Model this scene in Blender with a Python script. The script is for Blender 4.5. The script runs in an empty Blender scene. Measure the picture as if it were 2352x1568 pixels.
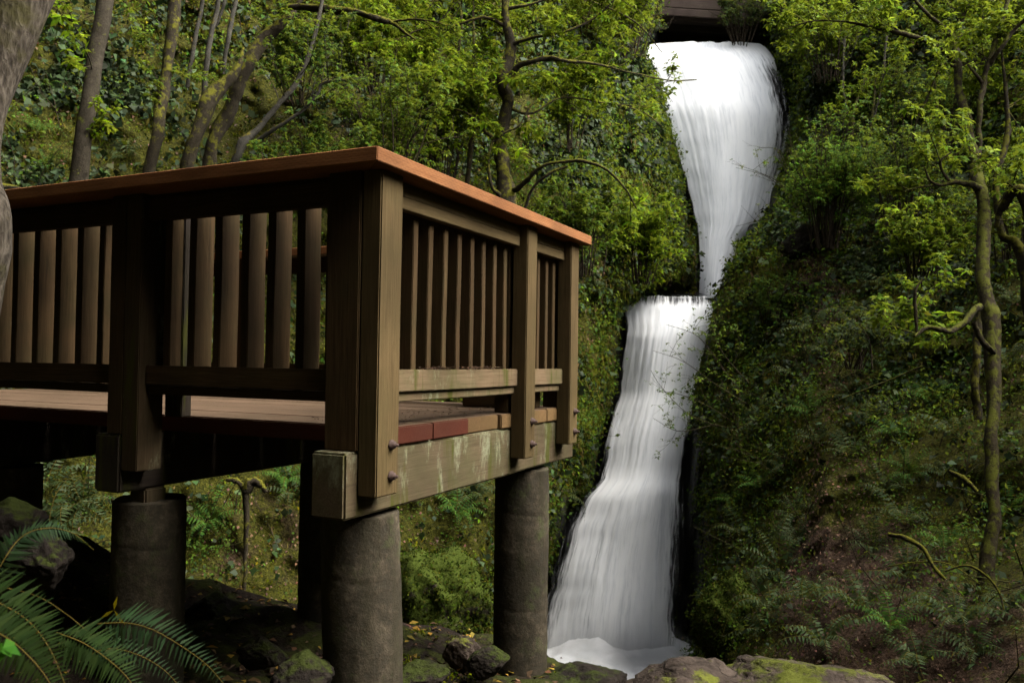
import bpy, bmesh, math, random
import numpy as np
from mathutils import Vector, noise as mn
random.seed(7); rng = np.random.default_rng(7)
sc = bpy.context.scene
COL = sc.collection
# ------------------------------------------------------------------ camera
FPX = 1885.0; PITCH = math.radians(1.37); ROLL = math.radians(0.84)
cam_d = bpy.data.cameras.new('camera'); cam = bpy.data.objects.new('camera', cam_d); COL.objects.link(cam)
cam_d.sensor_width = 36; cam_d.lens = 36*FPX/2352; cam_d.clip_start = .05; cam_d.clip_end = 500
def Rx(t):
    c, s = math.cos(t), math.sin(t); return np.array([[1,0,0],[0,c,-s],[0,s,c]])
def Rz(t):
    c, s = math.cos(t), math.sin(t); return np.array([[c,-s,0],[s,c,0],[0,0,1]])
CM = Rx(math.pi/2+PITCH) @ Rz(ROLL)
from mathutils import Matrix
cam.matrix_world = Matrix(CM.tolist()).to_4x4()
sc.camera = cam
cam_d.dof.use_dof = True; cam_d.dof.focus_distance = 3.6; cam_d.dof.aperture_fstop = 6.3
# ------------------------------------------------------------------ light
SUN_AZ = (0.93, -0.16); SUN_EL = math.radians(50)
w = bpy.data.worlds.new("World"); sc.world = w; w.use_nodes = True
nt = w.node_tree; nt.nodes.clear()
sky = nt.nodes.new('ShaderNodeTexSky'); sky.sky_type = 'NISHITA'; sky.sun_disc = False
sky.sun_elevation = SUN_EL; sky.sun_rotation = math.atan2(SUN_AZ[0], SUN_AZ[1])
sky.dust_density = 4.0; sky.air_density = 1.0; sky.ozone_density = .6
bg = nt.nodes.new('ShaderNodeBackground'); bg.inputs[1].default_value = 0.15
ou = nt.nodes.new('ShaderNodeOutputWorld')
hs = nt.nodes.new('ShaderNodeHueSaturation'); hs.inputs['Saturation'].default_value = .18
nt.links.new(sky.outputs[0], hs.inputs['Color']); nt.links.new(hs.outputs[0], bg.inputs[0]); nt.links.new(bg.outputs[0], ou.inputs[0])
sl = bpy.data.lights.new('sun', 'SUN'); sl.energy = 1.5; sl.angle = math.radians(50); sl.color = (1, .93, .80)
so = bpy.data.objects.new('sun', sl); COL.objects.link(so)
sd = Vector((SUN_AZ[0]*math.cos(SUN_EL), SUN_AZ[1]*math.cos(SUN_EL), math.sin(SUN_EL))).normalized()
so.rotation_euler = sd.to_track_quat('Z', 'Y').to_euler(); so.location = (6, 0, 14)
sc.view_settings.view_transform = 'Standard'; sc.view_settings.look = 'None'
sc.view_settings.gamma = 1; sc.view_settings.exposure = 2.3
sc.render.engine = 'CYCLES'
sc.cycles.transparent_max_bounces = 24
# ------------------------------------------------------------------ helpers
def ray(x, y): return CM @ np.array([(x-1176)/FPX, -(y-784)/FPX, -1.0])
def at(x, y, Y):
    d = ray(x, y); return d*(Y/d[1])
def to_px(P):
    c = np.asarray(P, float) @ CM; return 1176+FPX*c[..., 0]/-c[..., 2], 784-FPX*c[..., 1]/-c[..., 2]
def tag(o, label=None, cat=None, group=None, kind=None):
    if label: o['label'] = label
    if cat: o['category'] = cat
    if group: o['group'] = group
    if kind: o['kind'] = kind
    return o
def empty(name, loc=(0,0,0), rz=0):
    o = bpy.data.objects.new(name, None); COL.objects.link(o); o.location = loc; o.rotation_euler.z = rz
    o.empty_display_size = .2; return o
def mesh_np(name, V, F4=None, F3=None, mat=None, parent=None, tint=None, smooth=False, attrs=None, uv=None):
    V = np.asarray(V, np.float32); me = bpy.data.meshes.new(name)
    nf4 = 0 if F4 is None else len(F4); nf3 = 0 if F3 is None else len(F3)
    idx = []; 
    if nf4: idx.append(np.asarray(F4, np.int32).ravel())
    if nf3: idx.append(np.asarray(F3, np.int32).ravel())
    idx = np.concatenate(idx)
    tot = np.concatenate([np.full(nf4, 4, np.int32), np.full(nf3, 3, np.int32)])
    st = np.concatenate([[0], np.cumsum(tot)[:-1]]).astype(np.int32)
    me.vertices.add(len(V)); me.vertices.foreach_set('co', V.ravel())
    me.loops.add(len(idx)); me.loops.foreach_set('vertex_index', idx)
    me.polygons.add(len(tot)); me.polygons.foreach_set('loop_start', st); me.polygons.foreach_set('loop_total', tot)
    if smooth: me.polygons.foreach_set('use_smooth', np.ones(len(tot), bool))
    if tint is not None:
        a = me.attributes.new('tint', 'FLOAT_COLOR', 'POINT')
        a.data.foreach_set('color', np.hstack([tint, np.ones((len(tint), 1))]).astype(np.float32).ravel())
    for k, v in (attrs or {}).items():
        a = me.attributes.new(k, 'FLOAT', 'POINT'); a.data.foreach_set('value', np.asarray(v, np.float32))
    if uv is not None:
        l = me.uv_layers.new(name='UVMap'); l.data.foreach_set('uv', np.asarray(uv, np.float32)[idx].ravel())
    me.update(calc_edges=True); me.validate()
    if mat: me.materials.append(mat)
    o = bpy.data.objects.new(name, me); COL.objects.link(o)
    if parent: o.parent = parent
    return o
# ------------------------------------------------------------------ material helper
class NM:
    def __init__(s, name):
        s.m = bpy.data.materials.new(name); s.m.use_nodes = True; s.t = s.m.node_tree; s.t.nodes.clear()
        s.out = s.t.nodes.new('ShaderNodeOutputMaterial')
    def n(s, ty, **kw):
        x = s.t.nodes.new(ty)
        for k, v in kw.items():
            if k.startswith('i_'):
                key = k[2:]; key = int(key) if key.isdigit() else key.replace('_', ' ')
                s.set(x.inputs[key], v)
            else: setattr(x, k, v)
        return x
    def set(s, inp, v):
        if hasattr(v, 'is_linked') or isinstance(v, bpy.types.NodeSocket): s.t.links.new(v, inp)
        else: inp.default_value = v
    def coord(s, kind='Object', scale=(1,1,1), rot=(0,0,0)):
        c = s.n('ShaderNodeTexCoord'); mp = s.n('ShaderNodeMapping', i_Scale=scale, i_Rotation=rot)
        s.t.links.new(c.outputs[kind], mp.inputs[0]); return mp.outputs[0]
    def noise(s, vec, scale, detail=6, rough=.6, dist=0):
        return s.n('ShaderNodeTexNoise', i_Vector=vec, i_Scale=scale, i_Detail=detail, i_Roughness=rough, i_Distortion=dist).outputs[0]
    def ramp(s, fac, stops, interp='LINEAR'):
        r = s.n('ShaderNodeValToRGB'); s.t.links.new(fac, r.inputs[0]); cr = r.color_ramp; cr.interpolation = interp
        while len(cr.elements) < len(stops): cr.elements.new(.5)
        for e, (p, c) in zip(cr.elements, stops):
            e.position = p; e.color = (c, c, c, 1) if not hasattr(c, '__len__') else (*c, 1)
        return r.outputs[0]
    def mix(s, fac, a, b, mode='MIX'):
        x = s.n('ShaderNodeMix', data_type='RGBA', blend_type=mode)
        for i, v in ((0, fac), (6, a), (7, b)):
            if isinstance(v, tuple) and len(v) == 3: v = (*v, 1)
            s.set(x.inputs[i], v)
        return x.outputs[2]
    def math(s, op, a, b=0.0, clamp=False):
        x = s.n('ShaderNodeMath', operation=op, use_clamp=clamp); s.set(x.inputs[0], a); s.set(x.inputs[1], b); return x.outputs[0]
    def bump(s, h, strength=.5, dist=.02, normal=None):
        x = s.n('ShaderNodeBump', i_Height=h, i_Strength=strength, i_Distance=dist)
        if normal: s.t.links.new(normal, x.inputs['Normal'])
        return x.outputs[0]
    def principled(s, col, rough=.8, normal=None, spec=.3, **kw):
        p = s.n('ShaderNodeBsdfPrincipled'); s.set(p.inputs['Base Color'], col if not isinstance(col, tuple) else (*col, 1))
        s.set(p.inputs['Roughness'], rough); s.set(p.inputs['Specular IOR Level'], spec)
        if normal: s.t.links.new(normal, p.inputs['Normal'])
        for k, v in kw.items(): s.set(p.inputs[k], v)
        return p.outputs[0]
    def done(s, sh): s.t.links.new(sh, s.out.inputs[0]); return s.m
def rnd(n):  # per-object random
    return n.n('ShaderNodeObjectInfo').outputs['Random']
def wood_mat(name, c0, c1, c2, green=(.05,.06,.02), gamt=.35, lichen=0.0, cap=False):
    n = NM(name); r = rnd(n)
    off = n.n('ShaderNodeVectorMath', operation='ADD'); n.t.links.new(n.coord('Object'), off.inputs[0])
    cx = n.n('ShaderNodeCombineXYZ'); m10 = n.math('MULTIPLY', r, 37.0)
    for i in range(3): n.t.links.new(m10, cx.inputs[i])
    n.t.links.new(cx.outputs[0], off.inputs[1])
    sv = n.n('ShaderNodeVectorMath', operation='MULTIPLY', i_1=(2.6, 62, 62)); n.t.links.new(off.outputs[0], sv.inputs[0])
    g = n.noise(sv.outputs[0], 1.3, 8, .7, 1.2)
    sv2 = n.n('ShaderNodeVectorMath', operation='MULTIPLY', i_1=(6, 180, 180)); n.t.links.new(off.outputs[0], sv2.inputs[0])
    fine = n.noise(sv2.outputs[0], 1.2, 4, .6)
    col = n.ramp(g, [(.22, c0), (.46, c1), (.80, c2)])
    blot = n.noise(off.outputs[0], 5.5, 5, .6)
    col = n.mix(n.ramp(blot, [(.40, 0.0), (.75, gamt)]), col, green)
    big = n.noise(off.outputs[0], 2.1, 3, .5)
    col = n.mix(n.ramp(big, [(.4, .0), (.75, .5)]), col, tuple(x*.45 for x in c0))
    col = n.mix(n.math('MULTIPLY', r, .35), col, tuple(x*.6 for x in c1))
    h = n.math('ADD', n.math('MULTIPLY', g, .6), n.math('MULTIPLY', fine, .5))
    if cap:   # incised preservative marks: short slits in staggered rows
        tx = n.n('ShaderNodeTexBrick', offset=.5, squash=1.0); n.t.links.new(n.coord('Object', (1, 1, 1)), tx.inputs['Vector'])
        # slits from a stretched wave product
        o = n.coord('Object', (1,1,1)); sep = n.n('ShaderNodeSeparateXYZ'); n.t.links.new(o, sep.inputs[0])
        yz = n.math('ADD', sep.outputs[1], sep.outputs[2])
        row = n.math('MULTIPLY', yz, 120.0); fr = n.math('FRACT', row); rid = n.math('FLOOR', row)
        xs = n.math('ADD', n.math('MULTIPLY', sep.outputs[0], 30.0), n.math('MULTIPLY', rid, .43)); fx = n.math('FRACT', xs)
        slit = n.math('MULTIPLY', n.math('LESS_THAN', fr, .35), n.math('LESS_THAN', fx, .55))
        col = n.mix(n.math('MULTIPLY', slit, .38), col, (.07, .028, .014)); h = n.math('SUBTRACT', h, n.math('MULTIPLY', slit, .3))
        n.t.nodes.remove(tx)
    if lichen > 0:
        geo = n.n('ShaderNodeNewGeometry')
        v = n.n('ShaderNodeVectorMath', operation='MULTIPLY', i_1=(3.2, 3.2, 1.1)); n.t.links.new(geo.outputs['Position'], v.inputs[0])
        L = n.noise(v.outputs[0], 2.2, 8, .72, .3)
        sz_ = n.n('ShaderNodeSeparateXYZ'); n.t.links.new(geo.outputs['Position'], sz_.inputs[0])
        L = n.math('ADD', L, n.ramp(n.math('MULTIPLY', n.math('ADD', sz_.outputs[2], .60), 3.6), [(.3, 0.0), (1.0, .07)]) if lichen > .9 else 0.0)
        msk = n.ramp(L, [(.60-lichen*.05, 0.0), (.68-lichen*.05, .7)])
        fl = n.noise(geo.outputs['Position'], 42, 5, .7)
        msk = n.math('MULTIPLY', msk, n.ramp(fl, [(.40, .25), (.55, 1.0)]))
        col = n.mix(msk, col, (.17, .175, .11))
        v2 = n.n('ShaderNodeVectorMath', operation='MULTIPLY', i_1=(7, 7, .9)); n.t.links.new(geo.outputs['Position'], v2.inputs[0])
        ms = n.noise(v2.outputs[0], 1.5, 4, .6)
        col = n.mix(n.ramp(ms, [(.56, 0.0), (.66, .9)]), col, (.040, .042, .006))
    nor = n.bump(h, .45, .004)
    return n.done(n.principled(col, n.ramp(fine, [(.3, .75), (.7, .95)]), nor, .08))
M = {}
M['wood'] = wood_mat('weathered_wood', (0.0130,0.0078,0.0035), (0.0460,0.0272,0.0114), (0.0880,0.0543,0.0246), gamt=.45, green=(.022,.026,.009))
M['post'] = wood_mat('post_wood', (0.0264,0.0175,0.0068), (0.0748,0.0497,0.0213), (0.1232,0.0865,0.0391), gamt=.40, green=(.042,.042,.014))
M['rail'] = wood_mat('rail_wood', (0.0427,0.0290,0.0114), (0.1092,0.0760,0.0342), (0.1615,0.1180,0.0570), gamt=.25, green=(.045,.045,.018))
M['lowrail'] = wood_mat('mossy_rail_wood', (.06,.038,.020), (.125,.085,.048), (.18,.13,.078), gamt=.75, lichen=.75)
M['beam'] = wood_mat('beam_timber', (0.0357,0.0254,0.0142), (0.0748,0.0541,0.0307), (0.1148,0.0861,0.0495), gamt=.55, lichen=.95)
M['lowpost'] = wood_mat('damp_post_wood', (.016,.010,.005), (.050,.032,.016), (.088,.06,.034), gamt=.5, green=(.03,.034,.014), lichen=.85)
M['shadebeam'] = wood_mat('shade_darkened_beam', (.010,.008,.006), (.022,.016,.012), (.04,.03,.022), gamt=.2, lichen=.1)  # beam timber with the deep shade under the deck put into its colour
M['cap'] = wood_mat('cedar_cap', (0.0968,0.0368,0.0140), (0.2200,0.0902,0.0340), (0.3256,0.1518,0.0620), gamt=.35, green=(.05,.035,.02), cap=True)
M['deck'] = wood_mat('deck_wood', (0.0442,0.0299,0.0152), (0.0903,0.0568,0.0354), (0.1193,0.0785,0.0496), green=(.05,.042,.022), gamt=.45)
M['deck_end'] = wood_mat('board_end', (.045,.026,.012), (.12,.070,.030), (.19,.12,.055), gamt=.7, green=(.06,.045,.015))
M['redpaint'] = wood_mat('red_painted_wood', (0.0324,0.0094,0.0047), (0.0607,0.0155,0.0082), (0.0769,0.0259,0.0136), green=(.06,.03,.02), gamt=.4)
def concrete():
    n = NM('stained_concrete'); geo = n.n('ShaderNodeNewGeometry'); p = geo.outputs['Position']
    a = n.noise(p, 3.2, 8, .7); b = n.noise(p, 30, 8, .8)
    col = n.ramp(n.math('ADD', n.math('MULTIPLY', a, .62), n.math('MULTIPLY', b, .38)), [(.38, (.010,.009,.006)), (.50, (.034,.027,.018)), (.64, (.10,.080,.054))])
    col = n.mix(n.ramp(b, [(.35, .65), (.62, 0.0)]), col, (.04,.036,.026))
    v = n.n('ShaderNodeVectorMath', operation='MULTIPLY', i_1=(9, 9, 1.0)); n.t.links.new(p, v.inputs[0])
    st = n.noise(v.outputs[0], 1.4, 4, .6)
    col = n.mix(n.ramp(st, [(.50, 0.0), (.66, .8)]), col, (.03,.026,.016))
    g = n.noise(p, 6.5, 6, .75)
    col = n.mix(n.ramp(g, [(.55, 0.0), (.68, .6)]), col, (.05,.062,.022))
    h = n.math('ADD', n.math('MULTIPLY', a, .8), n.math('MULTIPLY', b, .35))
    return n.done(n.principled(col, .9, n.bump(h, .8, .02), .06))
M['concrete'] = concrete()
def rock_mat(name, c0, c1, c2, moss=.5, mosscol=(.055,.062,.008), wet=.8, scale=1.0, crack=False):
    n = NM(name); geo = n.n('ShaderNodeNewGeometry'); p = geo.outputs['Position']
    a = n.noise(p, 1.8*scale, 9, .68, .4); b = n.noise(p, 14*scale, 6, .7)
    col = n.ramp(n.math('ADD', n.math('MULTIPLY', a, .6), n.math('MULTIPLY', b, .4)), [(.34, c0), (.5, c1), (.68, c2)])
    sep = n.n('ShaderNodeSeparateXYZ'); n.t.links.new(geo.outputs['Normal'], sep.inputs[0])
    m = n.noise(p, 2.6*scale, 7, .7)
    k = n.math('ADD', m, n.math('MULTIPLY', sep.outputs[2], .22))
    mk = n.ramp(k, [(.72-moss*.35, 0.0), (.82-moss*.35, 1.0)])
    mc = n.mix(n.noise(p, 22*scale, 4, .7), mosscol, tuple(x*2.3 for x in mosscol))
    col = n.mix(mk, col, mc)
    h = n.math('ADD', n.math('ADD', n.math('MULTIPLY', a, .7), n.math('MULTIPLY', b, .4)), n.math('MULTIPLY', mk, .12))
    if crack:
        wv = n.n('ShaderNodeVectorMath', operation='ADD'); n.t.links.new(p, wv.inputs[0]); cn = n.n('ShaderNodeTexNoise', i_Vector=p, i_Scale=5.0); sv = n.n('ShaderNodeVectorMath', operation='SCALE', i_Scale=.35); n.t.links.new(cn.outputs[1], sv.inputs[0]); n.t.links.new(sv.outputs[0], wv.inputs[1])
        mp = n.n('ShaderNodeMapping', i_Vector=wv.outputs[0], i_Scale=(1.3, 1.3, 5)); vo = n.n('ShaderNodeTexVoronoi', feature='DISTANCE_TO_EDGE', i_Vector=mp.outputs[0], i_Scale=1.5)
        ck = n.ramp(vo.outputs['Distance'], [(.0, 1.0), (.07, 0.0)]); col = n.mix(n.math('MULTIPLY', ck, .4), col, tuple(x*.3 for x in c0)); h = n.math('SUBTRACT', h, n.math('MULTIPLY', ck, .22))
    return n.done(n.principled(col, wet, n.bump(h, .9, .12/scale), .08))
M['boulder'] = rock_mat('mossy_boulder_rock', (0.0043,0.0032,0.0025), (0.0115,0.0086,0.0065), (0.0234,0.0180,0.0137), .25, (.014,.018,.003), scale=2.2)
M['bark'] = rock_mat('grey_bark', (0.0091,0.0073,0.0046), (0.0272,0.0223,0.0148), (0.0499,0.0419,0.0296), .30, (.05,.055,.008), .9, 5)
def roughbark():
    n = NM('furrowed_bark'); c = n.coord('Object', (44, 44, 18)); a = n.noise(c, 1.0, 8, .75, 1.4)
    v = n.n('ShaderNodeTexVoronoi', i_Vector=n.coord('Object', (60, 60, 22)), i_Scale=1.0).outputs[0]
    k = n.math('ADD', n.math('MULTIPLY', a, .7), n.math('MULTIPLY', v, .35)); geo = n.n('ShaderNodeNewGeometry')
    col = n.ramp(k, [(.32, (.018,.014,.010)), (.5, (.05,.040,.028)), (.72, (.12,.10,.076))])
    col = n.mix(n.ramp(n.noise(geo.outputs['Position'], 3.5, 6, .7), [(.52, 0.0), (.64, .8)]), col, (.05,.045,.012))
    return n.done(n.principled(col, .95, n.bump(k, 1.0, .03), .15))
M['roughbark'] = roughbark()
M['palebark'] = rock_mat('pale_bark', (0.0107,0.0098,0.0073), (0.0392,0.0356,0.0284), (0.0641,0.0606,0.0486), .33, (.06,.05,.006), .9, 5)
M['mossbark'] = rock_mat('mossy_bark', (0.0084,0.0066,0.0042), (0.0216,0.0174,0.0108), (0.0450,0.0360,0.0228), .56, (.048,.046,.005), .95, 4)
M['darkbark'] = rock_mat('dark_mossy_bark', (0.0096,0.0080,0.0048), (0.0240,0.0184,0.0096), (0.0440,0.0360,0.0200), .50, (.036,.038,.005), .95, 4)
M['twig'] = rock_mat('twig_bark', (.012,.009,.006), (.028,.020,.013), (.055,.042,.028), .3, (.035,.038,.008), .9, 6)
M['wetrock'] = rock_mat('wet_rock', (.006,.006,.006), (.018,.016,.015), (.045,.042,.042), .1, wet=.35)
def hill_mat():
    n = NM('hillside_soil_rock_moss'); geo = n.n('ShaderNodeNewGeometry'); p = geo.outputs['Position']
    a = n.noise(p, .9, 9, .7, .5); b = n.noise(p, 7, 7, .7); c = n.noise(p, 30, 4, .7)
    at_ = n.n('ShaderNodeAttribute', attribute_name='zone'); sepz = n.n('ShaderNodeSeparateColor'); n.t.links.new(at_.outputs[0], sepz.inputs[0])
    R_, G_, B_ = sepz.outputs[0], sepz.outputs[1], sepz.outputs[2]   # rock, moss, litter
    soil = n.ramp(b, [(.3, (.012,.008,.005)), (.5, (.025,.016,.010)), (.7, (.048,.032,.021))])
    rock = n.ramp(n.math('ADD', n.math('MULTIPLY', b, .5), n.math('MULTIPLY', c, .5)), [(.36, (.003,.003,.003)), (.5, (.011,.010,.009)), (.66, (.045,.043,.038))])
    dryrock = n.ramp(b, [(.3, (.03,.026,.02)), (.5, (.09,.08,.062)), (.7, (.19,.17,.135))])
    moss = n.ramp(c, [(.3, (.014,.018,.003)), (.5, (.046,.046,.005)), (.7, (.10,.095,.011))])
    litter = n.ramp(c, [(.3, (.022,.013,.008)), (.5, (.052,.031,.019)), (.72, (.11,.07,.045))])
    def k(x, w0=.30): return n.ramp(n.math('ADD', n.math('MULTIPLY', x, .9), n.math('SUBTRACT', a, .5)), [(.30, 0.0), (.42, 1.0)])
    col = n.mix(k(B_), soil, litter)
    col = n.mix(k(R_), col, rock)
    at2 = n.n('ShaderNodeAttribute', attribute_name='dry')
    col = n.mix(n.ramp(n.math('ADD', n.math('MULTIPLY', at2.outputs[2], .9), n.math('SUBTRACT', a, .5)), [(.3, 0.0), (.42, 1.0)]), col, dryrock)
    a2 = n.noise(p, 2.3, 8, .72)
    mk = n.ramp(n.math('ADD', n.math('MULTIPLY', G_, .8), n.math('SUBTRACT', a2, .5)), [(.30, 0.0), (.45, 1.0)])
    col = n.mix(mk, col, moss)
    h = n.math('ADD', n.math('MULTIPLY', b, .8), n.math('MULTIPLY', c, .3))
    rough = n.math('SUBTRACT', .95, n.math('MULTIPLY', R_, .35))
    return n.done(n.principled(col, rough, n.bump(h, 1.0, .22), .10))
M['hill'] = hill_mat()
def leaf_mat(name, trans=.3, rough=.5, spec=.35):
    n = NM(name); a = n.n('ShaderNodeAttribute', attribute_name='tint')
    hs = n.n('ShaderNodeHueSaturation', i_Saturation=1.08, i_Color=a.outputs[0])
    p = n.principled(hs.outputs[0], rough, None, spec)
    tr = n.n('ShaderNodeBsdfTranslucent'); n.t.links.new(n.mix(.35, a.outputs[0], (.30,.34,.02)) if trans > .2 else a.outputs[0], tr.inputs[0])
    mx = n.n('ShaderNodeMixShader', i_0=trans); n.t.links.new(p, mx.inputs[1]); n.t.links.new(tr.outputs[0], mx.inputs[2])
    return n.done(mx.outputs[0])
M['leaf'] = leaf_mat('leaf', .38, .65, .06)
M['ivy'] = leaf_mat('ivy_leaf', .12, .6, .10)
M['fern'] = leaf_mat('fern_leaf', .22, .7, .06)
M['litter'] = leaf_mat('dead_leaf', .05, .8, .15)
M['moss'] = leaf_mat('moss_tuft', .15, .95, .05)
def water_mat():
    n = NM('white_water'); uv = n.coord('UV', (1,1,1))
    v1 = n.n('ShaderNodeVectorMath', operation='MULTIPLY', i_1=(46, .8, 1)); n.t.links.new(uv, v1.inputs[0])
    s1 = n.noise(v1.outputs[0], 1.0, 6, .62, .35)
    v2 = n.n('ShaderNodeVectorMath', operation='MULTIPLY', i_1=(120, 2.6, 1)); n.t.links.new(uv, v2.inputs[0])
    s2 = n.noise(v2.outputs[0], 1.0, 5, .65, .3)
    v3 = n.n('ShaderNodeVectorMath', operation='MULTIPLY', i_1=(9, .38, 1)); n.t.links.new(uv, v3.inputs[0])
    s3 = n.noise(v3.outputs[0], 1.0, 4, .55, .5)
    st = n.math('ADD', n.math('ADD', n.math('MULTIPLY', s1, .42), n.math('MULTIPLY', s2, .30)), n.math('MULTIPLY', s3, .28))
    th = n.n('ShaderNodeAttribute', attribute_name='thick').outputs[2]
    al = n.math('ADD', th, n.math('MULTIPLY', n.math('SUBTRACT', st, .5), 3.4))
    al = n.ramp(al, [(.0, 0.0), (.85, 1.0)], 'EASE')
    col = n.ramp(st, [(.38, (.68,.695,.72)), (.50, (.92,.925,.935)), (.58, (.97,.97,.97))])
    nor = n.bump(st, .15, .03)
    b = n.principled(col, .75, nor, .2)
    tl = n.n('ShaderNodeBsdfTranslucent', i_Color=(.9,.92,.95,1)); mx0 = n.n('ShaderNodeMixShader', i_0=.15)
    n.t.links.new(b, mx0.inputs[1]); n.t.links.new(tl.outputs[0], mx0.inputs[2])
    tr = n.n('ShaderNodeBsdfTransparent'); mx = n.n('ShaderNodeMixShader'); n.t.links.new(al, mx.inputs[0])
    n.t.links.new(tr.outputs[0], mx.inputs[1]); n.t.links.new(mx0.outputs[0], mx.inputs[2])
    return n.done(mx.outputs[0])
M['water'] = water_mat()
def pool_mat():
    n = NM('foaming_pool'); geo = n.n('ShaderNodeNewGeometry'); p = geo.outputs['Position']
    f = n.n('ShaderNodeAttribute', attribute_name='foam').outputs[2]
    a = n.noise(p, 1.1, 5, .6, .6)
    k = n.ramp(n.math('ADD', f, n.math('SUBTRACT', a, .5)), [(.25, 0.0), (.6, 1.0)])
    col = n.mix(k, (.015,.02,.02), n.ramp(a, [(.3, (.85,.87,.89)), (.5, (.95,.95,.96))]))
    return n.done(n.principled(col, n.math('ADD', n.math('MULTIPLY', k, .6), .15), n.bump(a, .15, .1), .4))
M['pool'] = pool_mat()
def simple(name, col, rough=.7, metal=0.0, bsc=40):
    n = NM(name); g = n.coord('Object'); a = n.noise(g, bsc, 5, .65)
    c = n.mix(a, tuple(x*.5 for x in col), tuple(min(1, x*1.4) for x in col))
    return n.done(n.principled(c, rough, n.bump(a, .4, .003), .4, Metallic=metal))
M['rust'] = simple('rusty_steel', (.035,.016,.010), .8, .0)
M['steel'] = simple('dull_steel', (.25,.23,.21), .45, .8)
M['bridge'] = wood_mat('bridge_timber', (.035,.024,.020), (.07,.050,.042), (.11,.082,.068), gamt=.2)
# ------------------------------------------------------------------ hillside (the gorge walls, with an added shading wall behind the camera)
TAB = [
 (-900, [(-400,15),(0,16),(600,19),(1200,23),(1500,27),(1700,28),(1900,26),(2352,21),(2800,17)]),
 (-100, [(-400,10.8),(0,12.2),(600,15.5),(1200,18.5),(1460,21.5),(1515,24.5),(1540,33),(1625,33),(1655,26),(1770,25),(1900,22),(2352,16),(2800,12)]),
 (60,   [(-400,10.2),(0,11.5),(600,14.5),(1200,17.5),(1440,20.5),(1495,24),(1525,33),(1630,33),(1660,27),(1760,25),(1800,24),(1900,21),(2352,15),(2800,11.5)]),
 (99,   [(-400,10),(0,11.3),(600,14.3),(1200,17),(1435,20),(1462,24.4),(1478,26.4),(1765,26.4),(1785,24.6),(1802,23),(1900,20.6),(2352,14.8),(2800,11)]),
 (250,  [(-400,9.4),(0,10.5),(600,13),(1200,15.5),(1420,18),(1492,21),(1524,25.2),(1824,25.2),(1842,22),(1900,20),(2352,14),(2800,10.5)]),
 (400,  [(-400,9),(0,10),(600,12.2),(1200,14.4),(1420,16.8),(1500,19),(1563,24.8),(1804,24.8),(1820,19.6),(1900,18.2),(2352,13),(2800,10)]),
 (500,  [(-400,8.6),(0,9.5),(600,11.5),(1200,13.5),(1420,15.8),(1520,18.5),(1588,24.4),(1760,24.4),(1777,18.2),(1900,16.6),(2352,12.2),(2800,9.5)]),
 (550,  [(-400,8.4),(0,9.2),(600,11.2),(1200,13.1),(1410,15.4),(1510,18.1),(1595,23),(1601,24.2),(1706,24.2),(1722,18),(1800,16.2),(1900,15.6),(2352,11.7),(2800,9.2)]),
 (600,  [(-400,8.3),(0,9),(600,11),(1200,12.8),(1400,15),(1500,17.8),(1595,21.5),(1606,24),(1682,24),(1694,17.8),(1800,15.8),(1900,14.8),(2352,11.2),(2800,9)]),
 (636,  [(-400,8.2),(0,8.9),(600,10.8),(1200,12.6),(1390,14.7),(1470,17.4),(1597,22),(1607,24),(1664,24),(1678,17.7),(1800,15.4),(1900,14.4),(2352,10.9),(2800,8.8)]),
 (672,  [(-400,8.1),(0,8.8),(600,10.7),(1200,12.4),(1380,14.4),(1440,16.8),(1470,20.5),(1600,22.6),(1646,23.4),(1664,17.6),(1800,15),(1900,14),(2352,10.6),(2800,8.6)]),
 (690,  [(-400,8.1),(0,8.8),(600,10.6),(1200,12.4),(1380,14.4),(1418,17),(1432,19.7),(1647,19.7),(1660,17.3),(1800,14.8),(1900,13.8),(2352,10.5),(2800,8.5)]),
 (850,  [(-400,7.7),(0,8.3),(600,9.8),(1200,11.6),(1350,13.3),(1402,16.6),(1419,19.3),(1612,19.3),(1628,16.3),(1800,13.2),(1900,12.2),(2352,9.4),(2800,8)]),
 (1000, [(-400,7.4),(0,8),(600,9.3),(1200,11),(1320,12.6),(1366,16.2),(1384,18.9),(1586,18.9),(1600,16),(1700,13),(1900,10.8),(2352,8.5),(2800,7.3)]),
 (1150, [(-400,7),(0,7.6),(600,8.9),(1200,10.4),(1262,12),(1300,15.6),(1318,18.3),(1565,18.2),(1590,16.2),(1680,12.4),(1900,9.6),(2352,7.6),(2800,6.6)]),
 (1300, [(-400,6.7),(0,7.2),(600,8.4),(1100,9.5),(1215,11.6),(1246,15.5),(1262,17.9),(1550,17.8),(1590,16.6),(1650,13),(1690,10.6),(1900,8.4),(2352,6.7),(2800,6)]),
 (1420, [(-400,6.4),(0,6.8),(600,7.9),(1100,9),(1180,11),(1222,15.5),(1238,17.5),(1550,17.4),(1600,16),(1635,12),(1660,9.4),(1900,7.5),(2352,6.1),(2800,5.5)]),
 (1500, [(-400,6.3),(0,6.6),(600,7.7),(1100,8.8),(1180,11),(1214,15.5),(1230,17.1),(1550,17),(1610,15.5),(1640,11),(1670,8.7),(1900,6.9),(2352,5.7),(2800,5.2)]),
 (1700, [(-400,5.8),(0,6.2),(600,7.3),(1100,8.4),(1190,10.5),(1240,15),(1260,16),(1550,16),(1620,14),(1650,10),(1700,7.6),(1900,6.0),(2352,5.0),(2800,4.7)]),
 (2600, [(-400,5.2),(0,5.5),(600,6.5),(1100,7.5),(1240,9),(1550,9),(1700,6.2),(1900,5.2),(2352,4.4),(2800,4.2)]),
]
TY = np.array([t[0] for t in TAB], float)
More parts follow.
